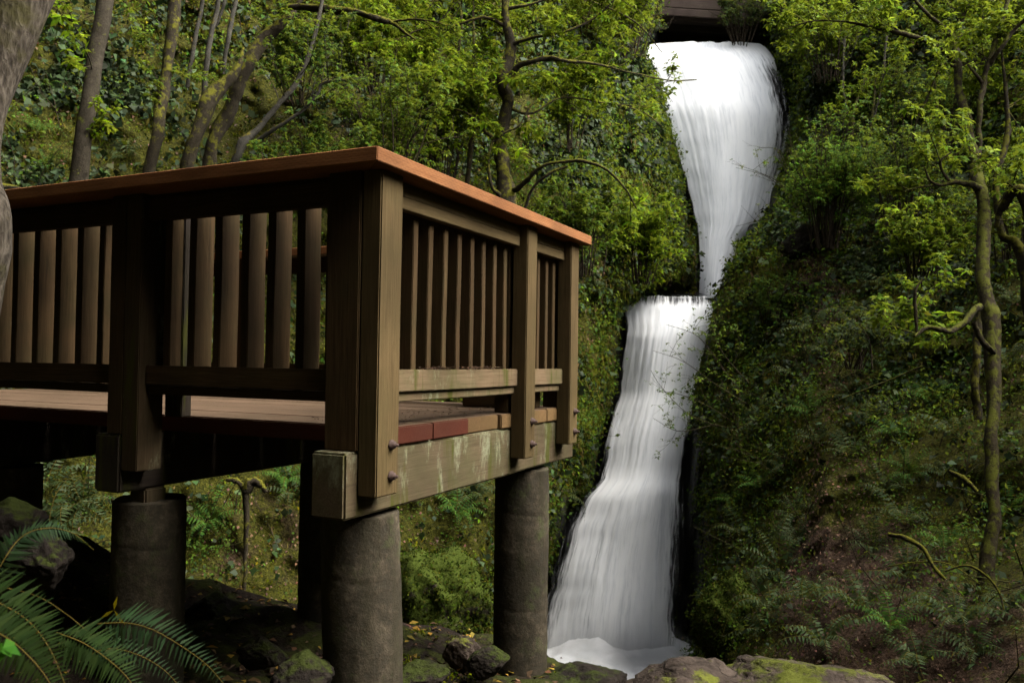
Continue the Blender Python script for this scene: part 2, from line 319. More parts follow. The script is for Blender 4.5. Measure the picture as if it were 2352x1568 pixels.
def hillY(x, y):
    x = np.asarray(x, float); y = np.clip(np.asarray(y, float), TY[0], TY[-1])
    rows = np.array([np.interp(x, [p[0] for p in r], [p[1] for p in r]) for _, r in TAB])
    k = np.clip(np.searchsorted(TY, y, side='right')-1, 0, len(TY)-2)
    f = (y-TY[k])/(TY[k+1]-TY[k])
    ii = tuple(np.indices(k.shape)) if k.ndim else ()
    return rows[(k,)+ii]*(1-f)+rows[(k+1,)+ii]*f
def in_falls(x, y, m=0):
    xl = np.interp(y, [97,250,400,520,600,675,676,760,900,1080,1200,1300,1480,1500],[1480,1530,1570,1603,1607,1606,1435,1437,1425,1378,1318,1292,1255,1255])
    xr = np.interp(y, [97,140,250,400,480,520,560,600,675,676,760,900,1080,1200,1300,1480,1500],[1755,1780,1818,1790,1765,1745,1695,1680,1640,1645,1632,1598,1572,1562,1552,1545,1545])
    return (x > xl-m) & (x < xr+m) & (y > 60) & (y < 1520)
def build_hill():
    D = math.radians
    az = np.concatenate([np.arange(-180,-42,3.0), np.arange(-42,-34,.8), np.arange(-34,34.01,.125), np.arange(34.8,42,.8), np.arange(44,181,3.0)])
    te0 = np.concatenate([np.linspace(-1.3,-.52,14), np.linspace(-.50,.52,250), np.linspace(.56,1,14)])
    AZ, TE = np.meshgrid(np.radians(az), te0)
    top = np.interp(np.degrees(AZ), [-180,-120,-60,-34,0,20,34,60,105,128,180],[3.6,3.4,2.4,1.1,.60,.52,.55,.50,.65,2.2,3.6])  # raised high behind the camera to block light from there
    TE = np.where(TE > .5, .5+(TE-.5)*(top-.5)/.5, TE)
    azc = np.clip(AZ, D(-40), D(40))
    x = 1176+FPX*np.tan(azc); 
    hy = 784+FPX*math.tan(PITCH) + (x-1176)*math.tan(ROLL)
    y = hy - FPX*TE/np.cos(azc)
    Y = hillY(x.ravel(), y.ravel()).reshape(x.shape)
    rho = Y/np.cos(azc)
    shade_wall = np.where(TE > -.2, 4.6+1.8*np.clip(TE+.2, 0, 4), 4.6+6*(TE+.2)*.5)
    shade_wall = np.clip(shade_wall, 2.5, 5.2)
    # unseen wall behind the camera, added to keep light off the platform front
    bl = np.clip((np.abs(np.degrees(AZ))-42)/38, 0, 1); bl = bl*bl*(3-2*bl)
    rho = rho*(1-bl)+shade_wall*bl
    P = np.stack([rho*np.sin(AZ), rho*np.cos(AZ), rho*TE], -1)
    shp = rho.shape; fl = in_falls(x, y, 25) | ((y < 110) & (x > 1515) & (x < 1645))
    disp = np.zeros(shp); Pf = P.reshape(-1, 3); dd = disp.ravel(); flf = fl.ravel()
    for i in range(len(Pf)):
        v = Vector(Pf[i]*.55); v2 = Vector(Pf[i]*2.1)
        dd[i] = mn.fractal(v, .8, 2.1, 4)*.62 + mn.fractal(v2, .7, 2.2, 3)*.16 + abs(mn.noise(v2*.9))*-.2
        if flf[i]: dd[i] *= .25
    rho2 = rho + dd.reshape(shp)*np.clip(rho/14, .35, 1.1)
    P = np.stack([rho2*np.sin(AZ), rho2*np.cos(AZ), rho2*TE], -1)
    return az, P, x, y, bl
AZD, HP, HX, HYP, HB = build_hill()
nr, nc = HX.shape
# zones: rock / moss / litter, painted by place on the slope
def blob(x, y, cx, cy, rx, ry): return np.exp(-(((x-cx)/rx)**2+((y-cy)/ry)**2))
def zones(x, y):
    rock = 1.1*in_falls(x, y, 10)*1.0
    rock = rock + 1.2*blob(x,y,1418,850,22,200)+1.2*blob(x,y,1378,1050,26,120)+1.2*blob(x,y,1300,1230,26,160)+1.2*blob(x,y,1595,1330,42,240)+.9*blob(x,y,1590,1050,25,160)
    rock = rock + .9*blob(x,y,1530,655,90,40)+1.0*blob(x,y,1575,420,28,150)+1.0*blob(x,y,1245,1400,40,120)+.25*blob(x,y,1830,250,20,130)+ .6*blob(x,y,1655,720,18,70)
    rock = rock + 1.3*((y < 98) & (x > 1505) & (x < 1655))
    dry = 1.1*blob(x,y,560,260,120,150)+.5*blob(x,y,330,330,90,120)
    moss = .66+.35*blob(x,y,1380,1000,110,330)+.55*blob(x,y,1480,450,100,250)+.5*blob(x,y,1050,1350,150,160)-.12*blob(x,y,560,1200,300,130)+.45*blob(x,y,1720,1250,50,240)+.2*blob(x,y,430,150,130,150)+.3*blob(x,y,1690,1440,90,90)+.35*blob(x,y,1590,560,20,120)+.5*blob(x,y,1840,260,60,160)
    moss = moss - 1.2*in_falls(x, y, 5) - .5*blob(x,y,1950,1330,220,130)-.4*blob(x,y,2100,1500,400,130)-.4*blob(x,y,1870,680,80,150)-.5*rock*0.8
    litter = .25+.9*blob(x,y,1950,1300,200,190)+.8*blob(x,y,1930,1020,70,200)+.7*blob(x,y,2150,1500,400,110)+.5*blob(x,y,1940,1080,60,200)+.5*blob(x,y,990,1270,70,90)+.5*blob(x,y,650,1250,200,120)+.5*blob(x,y,1880,670,90,150)
    return rock, moss, litter, dry
zr, zm, zl, zd = zones(HX, HYP)
idx = np.arange(nr*nc).reshape(nr, nc)
F = np.stack([idx[:-1,:-1], idx[:-1,1:], idx[1:,1:], idx[1:,:-1]], -1).reshape(-1, 4)
hill = mesh_np('hillside', HP.reshape(-1,3), F, None, M['hill'], smooth=True, attrs={'dry': zd.ravel()})
a = hill.data.attributes.new('zone', 'FLOAT_COLOR', 'POINT')
a.data.foreach_set('color', np.stack([np.clip(zr,0,1), np.clip(zm,0,1), np.clip(zl,0,1), np.ones_like(zr)], -1).astype(np.float32).ravel())
tag(hill, kind='structure')
# per-quad data for scattering
Q0 = HP[:-1,:-1]; Q1 = HP[:-1,1:]; Q2 = HP[1:,1:]; Q3 = HP[1:,:-1]
QN = np.cross(Q1-Q0, Q3-Q0); QA = np.linalg.norm(QN, axis=-1); QN = QN/np.maximum(QA[...,None], 1e-9)
QN = np.where((QN*Q0).sum(-1, keepdims=True) > 0, -QN, QN)
QX = (HX[:-1,:-1]+HX[1:,1:])/2; QY = (HYP[:-1,:-1]+HYP[1:,1:])/2
VIS = (QX > -260) & (QX < 2600) & (QY > -120) & (QY < 1640)
def sample_hill(N, wfn):
    wgt = wfn(QX, QY)*VIS
    # patchiness from world-space noise is applied through wfn; weight by real area, capped on the steep flanks
    A_ = np.minimum(QA, .05)*np.clip(wgt, 0, None); p = (A_/A_.sum()).ravel()
    k = rng.choice(p.size, N, p=p); i, j = np.unravel_index(k, QX.shape)
    s = rng.random((N,1)); t = rng.random((N,1))
    P = Q0[i,j]*(1-s)*(1-t)+Q1[i,j]*s*(1-t)+Q2[i,j]*s*t+Q3[i,j]*(1-s)*t
    return P, QN[i,j], QX[i,j], QY[i,j]
_np = {}
def patch(scale, seed, lo=.4, hi=.6):
    key = (scale, seed)
    if key not in _np:
        sub = Q0[::3, ::3]; f = np.array([mn.fractal(Vector(v*scale)+Vector((seed*7.3, seed, 0)), .8, 2.0, 3) for v in sub.reshape(-1,3)]).reshape(sub.shape[:2])
        f = np.repeat(np.repeat(f, 3, 0), 3, 1)[:Q0.shape[0], :Q0.shape[1]]; _np[key] = f*.5+.5
    return np.clip((_np[key]-lo)/(hi-lo), 0, 1)
def unit(v): return v/np.maximum(np.linalg.norm(v, axis=-1, keepdims=True), 1e-9)
def leaves(C, D, Nn, L, W, fold=.15):
    """rhombic folded leaves -> verts, quads"""
    n = len(C); D = unit(D); S = unit(np.cross(D, Nn)); Nn = np.cross(S, D)
    L = np.broadcast_to(np.asarray(L, float).reshape(-1,1), (n,1)); W = np.broadcast_to(np.asarray(W, float).reshape(-1,1), (n,1))
    V = np.stack([C, C+D*L*.45+S*W*.5-Nn*W*fold*-1, C+D*L-Nn*L*.12, C+D*L*.45-S*W*.5+Nn*W*fold], 1)
    F = (np.arange(n)*4)[:,None]+np.array([[0,1,2,3]])
    return V.reshape(-1,3), F
def tints(n, pal, var=.25, per=4):
    pal = np.array(pal, float); c = pal[rng.integers(0, len(pal), n)]
    c = .66*c*np.exp(rng.normal(0, var, (n,1)))*np.exp(rng.normal(0, var*.3, (n,3)))
    return np.repeat(np.clip(c, .001, .9), per, 0)
def rand_dirs(n): return unit(rng.normal(size=(n,3)))
def cover(name, N, wfn, size, pal, mat, asp=.7, lift=(.0,.12), hang=.6, clump=1, cspread=.0, label=None, var=.28, tilt=.7):
    P, Nn, qx, qy = sample_hill(N, wfn)
    if clump > 1:
        P = np.repeat(P, clump, 0); Nn = np.repeat(Nn, clump, 0)
    n = len(P); P = P+Nn*rng.uniform(lift[0], lift[1], (n,1))
    if clump > 1: P = P+rng.normal(size=(n,3))*cspread
    nn = unit(Nn+rng.normal(size=(n,3))*tilt*.5+np.array([0,0,.35])); D = unit(np.array([0,0,-hang])+rand_dirs(n)*.8+Nn*.25)
    sz = size*np.exp(np.clip(rng.normal(0, .3, n), -.6, .45))*np.clip(np.linalg.norm(P, axis=1)/14, .45, 1.3)
    V, Fq = leaves(P, D, nn, sz, sz*asp)
    tn = tints(n, pal, var)
    if clump > 1:  # clump shares brightness of its own foliage
        k = np.repeat(np.exp(rng.normal(0, .22, (n//clump, 1))), clump*4, 0); tn = np.clip(tn*k, .001, .9)
    o = mesh_np(name, V, Fq, None, mat, tint=tn); tag(o, label, name.replace('_', ' '), kind='stuff'); return o
def nofall(x, y, m=12): return 1.0-in_falls(x, y, m)
def canyon(x, y): return 1.0-((y < 105) & (x > 1500) & (x < 1650))
def rk(x, y): r, m, l, d = zones(x, y); return np.clip(1-r*1.25, 0, 1)*np.clip(1-d*1.3, .05, 1)*np.clip(1-.85*blob(x,y,1950,1300,170,170)-.8*blob(x,y,1925,1020,50,190)-.45*blob(x,y,2100,1500,400,90), .14, 1)
# ------------------------------------------------------------------ near ground
def ground_z(x, y):
    x = np.asarray(x, float); y = np.asarray(y, float)
    z = np.interp(x, [-6,-3.2,-2.6,-2.0,-1.0,0,1.2,3,6],[-.35,-.80,-1.12,-1.36,-1.55,-1.66,-1.75,-1.85,-1.6])
    z = z - .05*np.clip(y-2.5, -3, 3)*.6
    ye = np.interp(x, [-6,-3,-2,-1,-.2,.15,.45,.7,1.0,1.6,2.6,6],[5.6,5.0,5.2,5.4,5.3,5.2,4.9,4.4,4.1,4.15,4.5,5.5])
    d = np.clip(y-ye, 0, 3)
    return z - np.clip(d*2.6, 0, 4.2) - .3*np.minimum(d*4, 1)
gx = np.arange(-8, 8.01, .06); gy = np.arange(-5, 8.5, .06)
GX, GY = np.meshgrid(gx, gy); GZ = ground_z(GX, GY)
nz = np.array([mn.fractal(Vector((a_*1.3, b_*1.3, 0)), .8, 2, 4)*.09+mn.fractal(Vector((a_*6, b_*6, 3)), .8, 2, 3)*.022 for a_, b_ in zip(GX.ravel(), GY.ravel())]).reshape(GX.shape)
GZ = GZ+nz
gi = np.arange(GX.size).reshape(GX.shape)
M['soil'] = rock_mat('damp_soil', (.005,.0035,.0025), (.013,.009,.006), (.028,.019,.013), .12, (.014,.016,.003), .95, 2.0)
g = mesh_np('ground', np.stack([GX,GY,GZ],-1).reshape(-1,3), np.stack([gi[:-1,:-1],gi[:-1,1:],gi[1:,1:],gi[1:,:-1]],-1).reshape(-1,4), None, M['soil'], smooth=True)
tag(g, kind='structure')
def gz(x, y): return float(ground_z(x, y))
# ------------------------------------------------------------------ water
def fall(name, rows, Yrows, thickfn, uvs=1.0, off=0.0, nt_=150, ns=70, bulge=.5, label=None, seed=0, lipamp=4.0):
    ys = np.linspace(rows[0][0], rows[-1][0], nt_); s = np.linspace(0, 1, ns)
    xl = np.interp(ys, [r[0] for r in rows], [r[1] for r in rows]); xr = np.interp(ys, [r[0] for r in rows], [r[2] for r in rows])
    Yd = np.interp(ys, [r[0] for r in Yrows], [r[1] for r in Yrows]); kk = np.ones(9)/9
    Yd = np.convolve(np.pad(Yd, 4, mode='edge'), kk, 'valid')
    V = np.zeros((nt_, ns, 3)); T = np.zeros((nt_, ns)); UV = np.zeros((nt_, ns, 2)); L = 0
    for i in range(nt_):
        wob = 3.0*mn.noise(Vector((ys[i]*.03, seed, 1))); wob2 = 3.0*mn.noise(Vector((ys[i]*.03, seed, 9)))
        for j in range(ns):
            xx = (xl[i]+wob)*(1-s[j])+(xr[i]+wob2)*s[j]
            yy = ys[i] + (1-min(1, i/12))*lipamp*(mn.fractal(Vector((s[j]*7, seed, 4)), .8, 2, 3))
            str_ = mn.fractal(Vector((s[j]*22+seed, ys[i]*.004, seed)), .8, 2, 4)
            big = mn.fractal(Vector((s[j]*4+seed*3, ys[i]*.009, seed)), .8, 2, 3)
            Y = Yd[i]-bulge*math.sin(math.pi*s[j])-off+str_*.012+big*.012+.08*mn.noise(Vector((s[j]*2.6+seed, yy*.006, seed*2.0)))
            V[i, j] = at(xx, yy, Y)
            T[i, j] = thickfn(s[j], yy, xx)
        if i: L += np.linalg.norm(V[i, ns//2]-V[i-1, ns//2])
        UV[i, :, 0] = s*uvs+seed*.37; UV[i, :, 1] = L+seed*5
    ii = np.arange(nt_*ns).reshape(nt_, ns)
    F = np.stack([ii[:-1,:-1], ii[1:,:-1], ii[1:,1:], ii[:-1,1:]], -1).reshape(-1, 4)
    o = mesh_np(name, V.reshape(-1,3), F, None, M['water'], smooth=True, attrs={'thick': T.ravel()}, uv=UV.reshape(-1,2))
    return o
def ss(a, b, x): t = min(1, max(0, (x-a)/(b-a))); return t*t*(3-2*t)
up_rows = [(97,1560,1700),(101,1495,1750),(108,1476,1760),(140,1482,1790),(200,1507,1814),(260,1527,1824),(320,1545,1820),(400,1570,1798),(480,1592,1770),(520,1601,1748),(545,1605,1722),(600,1607,1700),(650,1606,1690),(694,1604,1680)]
def th_up(s, y, x):
    e = ss(0, .05, s)*1.05
    if y > 480: e = ss(0, .03, s)
    r = ss(0, .035, 1-s) if y < 560 else 1
    t = min(e, 1)*min(1, r)
    right = ss(.76, .92, s)*ss(110, 190, y)*(1-ss(380, 500, y))
    t = t*1.38 - right*.95 - .25*ss(.45, .8, s)*(1-ss(300, 520, y))
    return t - .25*(1-ss(97, 112, y))
upf = fall('upper_waterfall', up_rows, [(97,25.4),(108,24.9),(140,24.2),(250,23.6),(450,23.2),(694,22.4)], th_up, 1.0, 0, 150, 90, .55, seed=1)
tag(upf, kind='structure')
lo_rows = [(680,1437,1642),(690,1435,1645),(760,1438,1632),(830,1430,1612),(900,1424,1600),(950,1408,1592),(1000,1394,1583),(1060,1383,1575),(1100,1372,1570),(1140,1335,1572),(1200,1304,1572),(1300,1274,1570),(1380,1254,1568),(1450,1240,1567),(1500,1232,1570)]
def th_lo(s, y, x):
    e = ss(0, .05+.20*ss(850, 1250, y), s)
    r = ss(0, .05+.20*ss(850, 1250, y), 1-s)
    t = e*r*1.5
    t -= 1.25*(1-ss(684, 725, y))
    cx = np.interp(y, [1150,1500],[1395,1335]); t -= .62*math.exp(-((x-cx)/ (20+0*y))**2)*ss(1130, 1200, y)*(1-ss(1420,1490,y))
    return t
lof = fall('lower_waterfall', lo_rows, [(680,19.1),(690,18.75),(760,18.3),(900,18.1),(1000,17.7),(1090,17.4),(1130,17.0),(1300,16.5),(1500,16.0)], th_lo, .8, 0, 170, 90, .5, seed=2)
tag(lof, kind='structure')
def mist_mat():
    n = NM('spray_mist'); g = n.coord('Object'); L = n.n('ShaderNodeVectorMath', operation='LENGTH'); n.t.links.new(g, L.inputs[0])
    a = n.noise(g, 2.3, 4, .6, .5); f = n.math('SUBTRACT', 1.0, L.outputs['Value'], True)
    d = n.math('MULTIPLY', n.math('POWER', f, 1.3), n.ramp(a, [(.32, .1), (.62, 1.0)])); d = n.math('MULTIPLY', d, 3.5)
    v = n.n('ShaderNodeVolumePrincipled'); v.inputs['Color'].default_value = (.96,.97,.98,1); n.t.links.new(d, v.inputs['Density']); v.inputs['Anisotropy'].default_value = .1
    n.t.links.new(v.outputs[0], n.out.inputs['Volume']); return n.m
def mist(px, py, Y, size):
    bm = bmesh.new(); bmesh.ops.create_icosphere(bm, subdivisions=3, radius=1); me = bpy.data.meshes.new('spray'); bm.to_mesh(me); bm.free(); me.materials.append(M['mist'])
    o = bpy.data.objects.new('spray', me); COL.objects.link(o); o.location = at(px, py, Y); o.scale = size; return o
M['mist'] = mist_mat()
tag(mist(1405, 1500, 15.5, (1.9, 1.1, .72)), 'white spray hanging where the lower waterfall hits the pool', 'spray', kind='stuff')
# pool
PZ = -5.62
px_ = np.arange(-6, 10, .07); py_ = np.arange(5.5, 18.5, .07); PX, PY = np.meshgrid(px_, py_)
foam = np.exp(-((PX-2.0)/2.6)**2)*np.clip(1-(16.4-PY)/5.5, 0, 1)*2.2
pb = np.array([mn.fractal(Vector((a_*.9, b_*.9, 5)), .8, 2, 3) for a_, b_ in zip(PX.ravel(), PY.ravel())]).reshape(PX.shape)
spl = np.exp(-((PX-1.9)/1.9)**2-((PY-15.9)/.8)**2)+1.2*np.exp(-((PX-.7)/1.1)**2-((PY-15.5)/.9)**2)
pf = np.array([mn.fractal(Vector((a_*4.5, b_*4.5, 2)), .7, 2, 4) for a_, b_ in zip(PX.ravel(), PY.ravel())]).reshape(PX.shape)
PZZ = PZ+pb*.07*foam+np.minimum(spl, 1.15)*(.24+pb*.10)+pf*.035*np.minimum(foam, 1)
pi_ = np.arange(PX.size).reshape(PX.shape)
po = mesh_np('pool_water', np.stack([PX,PY,PZZ],-1).reshape(-1,3), np.stack([pi_[:-1,:-1],pi_[:-1,1:],pi_[1:,1:],pi_[1:,:-1]],-1).reshape(-1,4), None, M['pool'], smooth=True, attrs={'foam': foam.ravel()})
tag(po, kind='structure')
# stream on the ledge between the two falls and above the upper lip
def flat_water(name, pts, z=None):
    V = [at(*p) for p in pts]; o = mesh_np(name, V, [[0,1,2,3]], None, M['pool'], attrs={'foam':[.25,.25,.1,.1]}); tag(o, kind='structure')
flat_water('ledge_pool_water', [(1440,684,18.7),(1640,684,18.7),(1640,675,22.8),(1460,675,22.0)])
flat_water('stream_water', [(1500,104,25.0),(1740,104,25.0),(1700,96,30),(1540,96,30)])
# ------------------------------------------------------------------ viewing platform (local frame: X along the front rail to the right, Y away from camera)
ANG = math.atan2(-.42619988, .90462902)
plat = empty('viewing_platform', (0,0,0), ANG)
tag(plat, 'weathered timber viewing platform with an orange cedar cap rail standing on round concrete columns', 'viewing platform')
def box(name, u, v, z, mat, axis='u', parent=None, bev=.004, wob=.002, mats=None, loc_parent=None):
    """u, v, z are (min,max) in platform coordinates (u grows to the left); grain along axis"""
    x0, x1 = -u[1], -u[0]; c = Vector(((x0+x1)/2, (v[0]+v[1])/2, (z[0]+z[1])/2))
    d = Vector((x1-x0, v[1]-v[0], z[1]-z[0]))
    rot = {'u': (0,0,0), 'v': (0,0,math.pi/2), 'z': (0,-math.pi/2,0)}[axis]
    loc = {'u': d, 'v': Vector((d.y,d.x,d.z)), 'z': Vector((d.z,d.y,d.x))}[axis]
    bm = bmesh.new(); bmesh.ops.create_cube(bm, size=1.0)
    for q in bm.verts: q.co = Vector((q.co.x*loc.x, q.co.y*loc.y, q.co.z*loc.z))
    n = max(1, int(loc.x/.12))
    es = [e for e in bm.edges if abs((e.verts[0].co-e.verts[1].co).x) > loc.x*.9]
    if n > 1: bmesh.ops.subdivide_edges(bm, edges=es, cuts=n-1, use_grid_fill=True)
    for q in bm.verts:
        s = .5*wob*2
        q.co.y += mn.noise(q.co*2.3+c*5)*s; q.co.z += mn.noise(q.co*2.3+c*5+Vector((9,1,1)))*s
    if bev:
        bmesh.ops.bevel(bm, geom=[e for e in bm.edges if e.calc_face_angle(0) > 1.0], offset=bev, segments=2, affect='EDGES', clamp_overlap=True)
    me = bpy.data.meshes.new(name); bm.to_mesh(me); bm.free()
    me.materials.append(mat)
    if mats:
        me.materials.append(mats)
        for p in me.polygons:
            if abs(p.normal.z) < .7 and axis == 'u': p.material_index = 1
    for p in me.polygons: p.use_smooth = False
    o = bpy.data.objects.new(name, me); COL.objects.link(o); o.parent = parent or plat
    o.location = c; o.rotation_euler = rot
    return o
Z_DECK, Z_CAPB, Z_CAPT = -.263, .690, .742
# beams (bents)
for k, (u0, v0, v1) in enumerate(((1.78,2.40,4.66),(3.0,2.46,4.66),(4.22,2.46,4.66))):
    box('beam', (u0,u0+.152), (v0,v1), (-.585 if k else -.575,-.338), M['shadebeam'] if k else M['beam'], 'v', bev=.009, wob=.006)
# concrete columns
def column(u, v, ztop, zbot, rad, lean=(0,0)):
    n = 40; rows = 160; V = []
    for i in range(rows):
        t = i/(rows-1); z = zbot+(ztop-zbot)*t
        for j in range(n):
            a_ = 2*math.pi*j/n; r = rad*(1+.012*mn.noise(Vector((math.cos(a_)*2, math.sin(a_)*2, z*4+u*9))))
            r += .004*mn.noise(Vector((math.cos(a_)*7, math.sin(a_)*7, z*14)))
            if abs((z*1.9+a_*.02)%1.0-.5) < .018: r -= .0018
            chip = mn.noise(Vector((math.cos(a_)*2.2+u*5, math.sin(a_)*2.2+v*3, 3)))
            if t > .93 and chip > .05: r -= (t-.93)*.45*chip
            V.append((-u+r*math.cos(a_)+lean[0]*(ztop-z), v+r*math.sin(a_)+lean[1]*(ztop-z), z+(chip*.012 if t == 1 else 0)))
    V.append((-u, v, ztop-.004))
    F4 = [[i*n+j, i*n+(j+1)%n, (i+1)*n+(j+1)%n, (i+1)*n+j] for i in range(rows-1) for j in range(n)]
    F3 = [[(rows-1)*n+j, (rows-1)*n+(j+1)%n, rows*n] for j in range(n)]
    return mesh_np('column', V, F4, F3, M['concrete'], plat, smooth=True)
column(1.925, 2.70, -.60, -2.2, .155, (.045,0))
column(1.925, 4.25, -.60, -2.2, .153)
column(3.07, 2.69, -.645, -1.9, .157)
column(3.10, 4.00, -.60, -2.2, .155)
column(4.30, 2.85, -.60, -1.7, .155)
box('packing_block', (3.0,3.10), (2.60,2.72), (-.66,-.587), M['beam'], 'z', bev=.008)
# posts: inner post standing on the beam, outer post bolted to its side
def bolt(parent, u, v, z):
    V = []; n = 6
    for x_, r in ((0,.021),(.004,.021),(.004,.015),(.016,.015),(.016,.0065),(.030,.0065)):
        for j in range(n):
            a_ = 2*math.pi*j/n; V.append((-u+x_, v+r*math.cos(a_), z+r*math.sin(a_)))
    F4 = [[i*n+j, i*n+(j+1)%n, (i+1)*n+(j+1)%n, (i+1)*n+j] for i in range(5) for j in range(n)]
    V.append((-u+.030, v, z)); F3 = [[5*n+j, 5*n+(j+1)%n, len(V)-1] for j in range(n)]
    V = np.array(V)-np.array(parent.location); R = np.array(parent.rotation_euler.to_matrix())
    return mesh_np('bolt', V@R, F4, F3, M['rust'], parent)
def outer_post(u, v0, v1, zb, bolts=True, zt=Z_CAPB):
    o = box('post', (u,u+.083), (v0,v1), (zb,zt), M['post'], 'z', bev=.005)
    if bolts:
        for z in (zb+.07, zb+.185): bolt(o, u, (v0+v1)/2+.02, z)
    return o
outer_post(1.693, 2.470, 2.612, -.50)
box('post', (1.779,1.925), (2.462,2.605), (-.337,Z_CAPB), M['wood'], 'z')
outer_post(1.693, 3.765, 3.885, -.49); box('post', (1.79,1.87), (3.765,3.885), (Z_DECK,Z_CAPB), M['wood'], 'z')
outer_post(1.693, 4.375, 4.50, -.47); box('post', (1.79,1.87), (4.40,4.50), (Z_DECK,Z_CAPB), M['wood'], 'z')
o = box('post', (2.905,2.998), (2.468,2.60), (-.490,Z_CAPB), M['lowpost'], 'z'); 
o = box('post', (3.0,3.092), (2.468,2.60), (-.337,Z_CAPB), M['wood'], 'z')
box('post', (2.80,2.90), (2.602,2.66), (-.262,Z_CAPB), M['shadebeam'], 'z')  # darker colour stands in for the shade on this rear post
outer_post(4.12, 2.468, 2.60, -.49, False); box('post', (4.22,4.31), (2.468,2.60), (-.337,Z_CAPB), M['wood'], 'z')
# deck boards: 3x12 planks lying across the beams
vb = [2.69,3.0,3.325,3.65,3.935,4.23,4.53]
for k in range(6):
    e = (1.775+random.uniform(-.004,.006)); red = k < 2
    box('deck_board', (e+(.012 if k == 2 else 0),6.0), (vb[k]+.004,vb[k+1]-.004), (-.336,Z_DECK-random.uniform(0,.004)), M['deck'], 'u', bev=.005, wob=.0, mats=M['redpaint'] if red else M['deck_end'])
# cap rail as mitred prisms
def cap(name, poly, axis):
    bm = bmesh.new(); vs = [bm.verts.new((-u, v, 0)) for u, v in poly]; f = bm.faces.new(vs)
    r = bmesh.ops.extrude_face_region(bm, geom=[f]); 
    for q in r['geom']:
        if isinstance(q, bmesh.types.BMVert): q.co.z += Z_CAPT-Z_CAPB
    bmesh.ops.recalc_face_normals(bm, faces=bm.faces)
    bmesh.ops.bevel(bm, geom=[e for e in bm.edges], offset=.003, segments=1, affect='EDGES')
    if axis == 'v': 
        for q in bm.verts: q.co = Vector((q.co.y, -q.co.x, q.co.z))
    me = bpy.data.meshes.new(name); bm.to_mesh(me); bm.free(); me.materials.append(M['cap'])
    o = bpy.data.objects.new(name, me); COL.objects.link(o); o.parent = plat; o.location = (0,0,Z_CAPB)
    if axis == 'v': o.rotation_euler = (0,0,math.pi/2)
    return o
cap('cap_rail', [(1.64,2.362),(6.2,2.362),(6.2,2.55),(1.828,2.55)], 'u')
cap('cap_rail', [(1.6405,2.3635),(1.829,2.552),(1.829,4.368),(1.6405,4.565)], 'v')
cap('cap_rail', [(1.642,4.566),(1.831,4.37),(6.2,4.37),(6.2,4.566)], 'u')
# top and bottom rails, right side (between posts)
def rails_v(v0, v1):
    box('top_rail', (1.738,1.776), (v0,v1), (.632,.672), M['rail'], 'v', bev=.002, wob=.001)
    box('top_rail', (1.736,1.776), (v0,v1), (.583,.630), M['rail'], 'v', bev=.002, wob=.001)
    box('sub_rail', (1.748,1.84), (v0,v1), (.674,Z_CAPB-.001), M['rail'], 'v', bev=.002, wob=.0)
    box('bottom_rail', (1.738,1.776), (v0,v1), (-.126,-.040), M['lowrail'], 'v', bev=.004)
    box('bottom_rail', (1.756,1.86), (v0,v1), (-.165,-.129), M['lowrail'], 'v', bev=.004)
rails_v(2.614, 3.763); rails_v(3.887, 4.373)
def bal(u, v, z0=-.128, z1=.673, axis='z'):
    box('baluster', u, v, (z0,z1), M['wood'], 'z', bev=.003, wob=.003)
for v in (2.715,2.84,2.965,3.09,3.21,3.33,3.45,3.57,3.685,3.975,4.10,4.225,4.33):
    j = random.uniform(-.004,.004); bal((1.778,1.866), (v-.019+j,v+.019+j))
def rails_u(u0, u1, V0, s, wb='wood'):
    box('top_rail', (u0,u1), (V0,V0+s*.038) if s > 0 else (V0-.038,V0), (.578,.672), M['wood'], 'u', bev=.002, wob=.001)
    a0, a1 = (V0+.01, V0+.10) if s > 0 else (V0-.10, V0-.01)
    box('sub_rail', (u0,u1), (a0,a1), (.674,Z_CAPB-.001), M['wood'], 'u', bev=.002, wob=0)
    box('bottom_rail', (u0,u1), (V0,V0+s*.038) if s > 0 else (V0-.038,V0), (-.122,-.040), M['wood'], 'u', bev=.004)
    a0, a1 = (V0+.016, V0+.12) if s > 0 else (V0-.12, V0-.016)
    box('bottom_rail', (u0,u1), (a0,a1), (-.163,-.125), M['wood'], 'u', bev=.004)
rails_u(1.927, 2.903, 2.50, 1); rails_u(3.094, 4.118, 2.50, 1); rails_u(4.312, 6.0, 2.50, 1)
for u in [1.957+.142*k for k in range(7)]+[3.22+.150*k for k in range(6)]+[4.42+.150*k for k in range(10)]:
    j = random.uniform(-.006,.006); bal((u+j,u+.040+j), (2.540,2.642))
# far railing
rails_u(1.872, 2.95, 4.455, -1); rails_u(3.05, 4.15, 4.455, -1); rails_u(4.25, 6.0, 4.455, -1)
for u in (2.952, 4.152): box('post', (u,u+.096), (4.38,4.50), (Z_DECK,Z_CAPB), M['wood'], 'z')
for u in [2.0+.25*k for k in range(15)]: bal((u,u+.038), (4.328,4.416))
box('toe_block', (1.85,2.25), (4.12,4.32), (Z_DECK+.002,-.10), M['wood'], 'u', bev=.006)
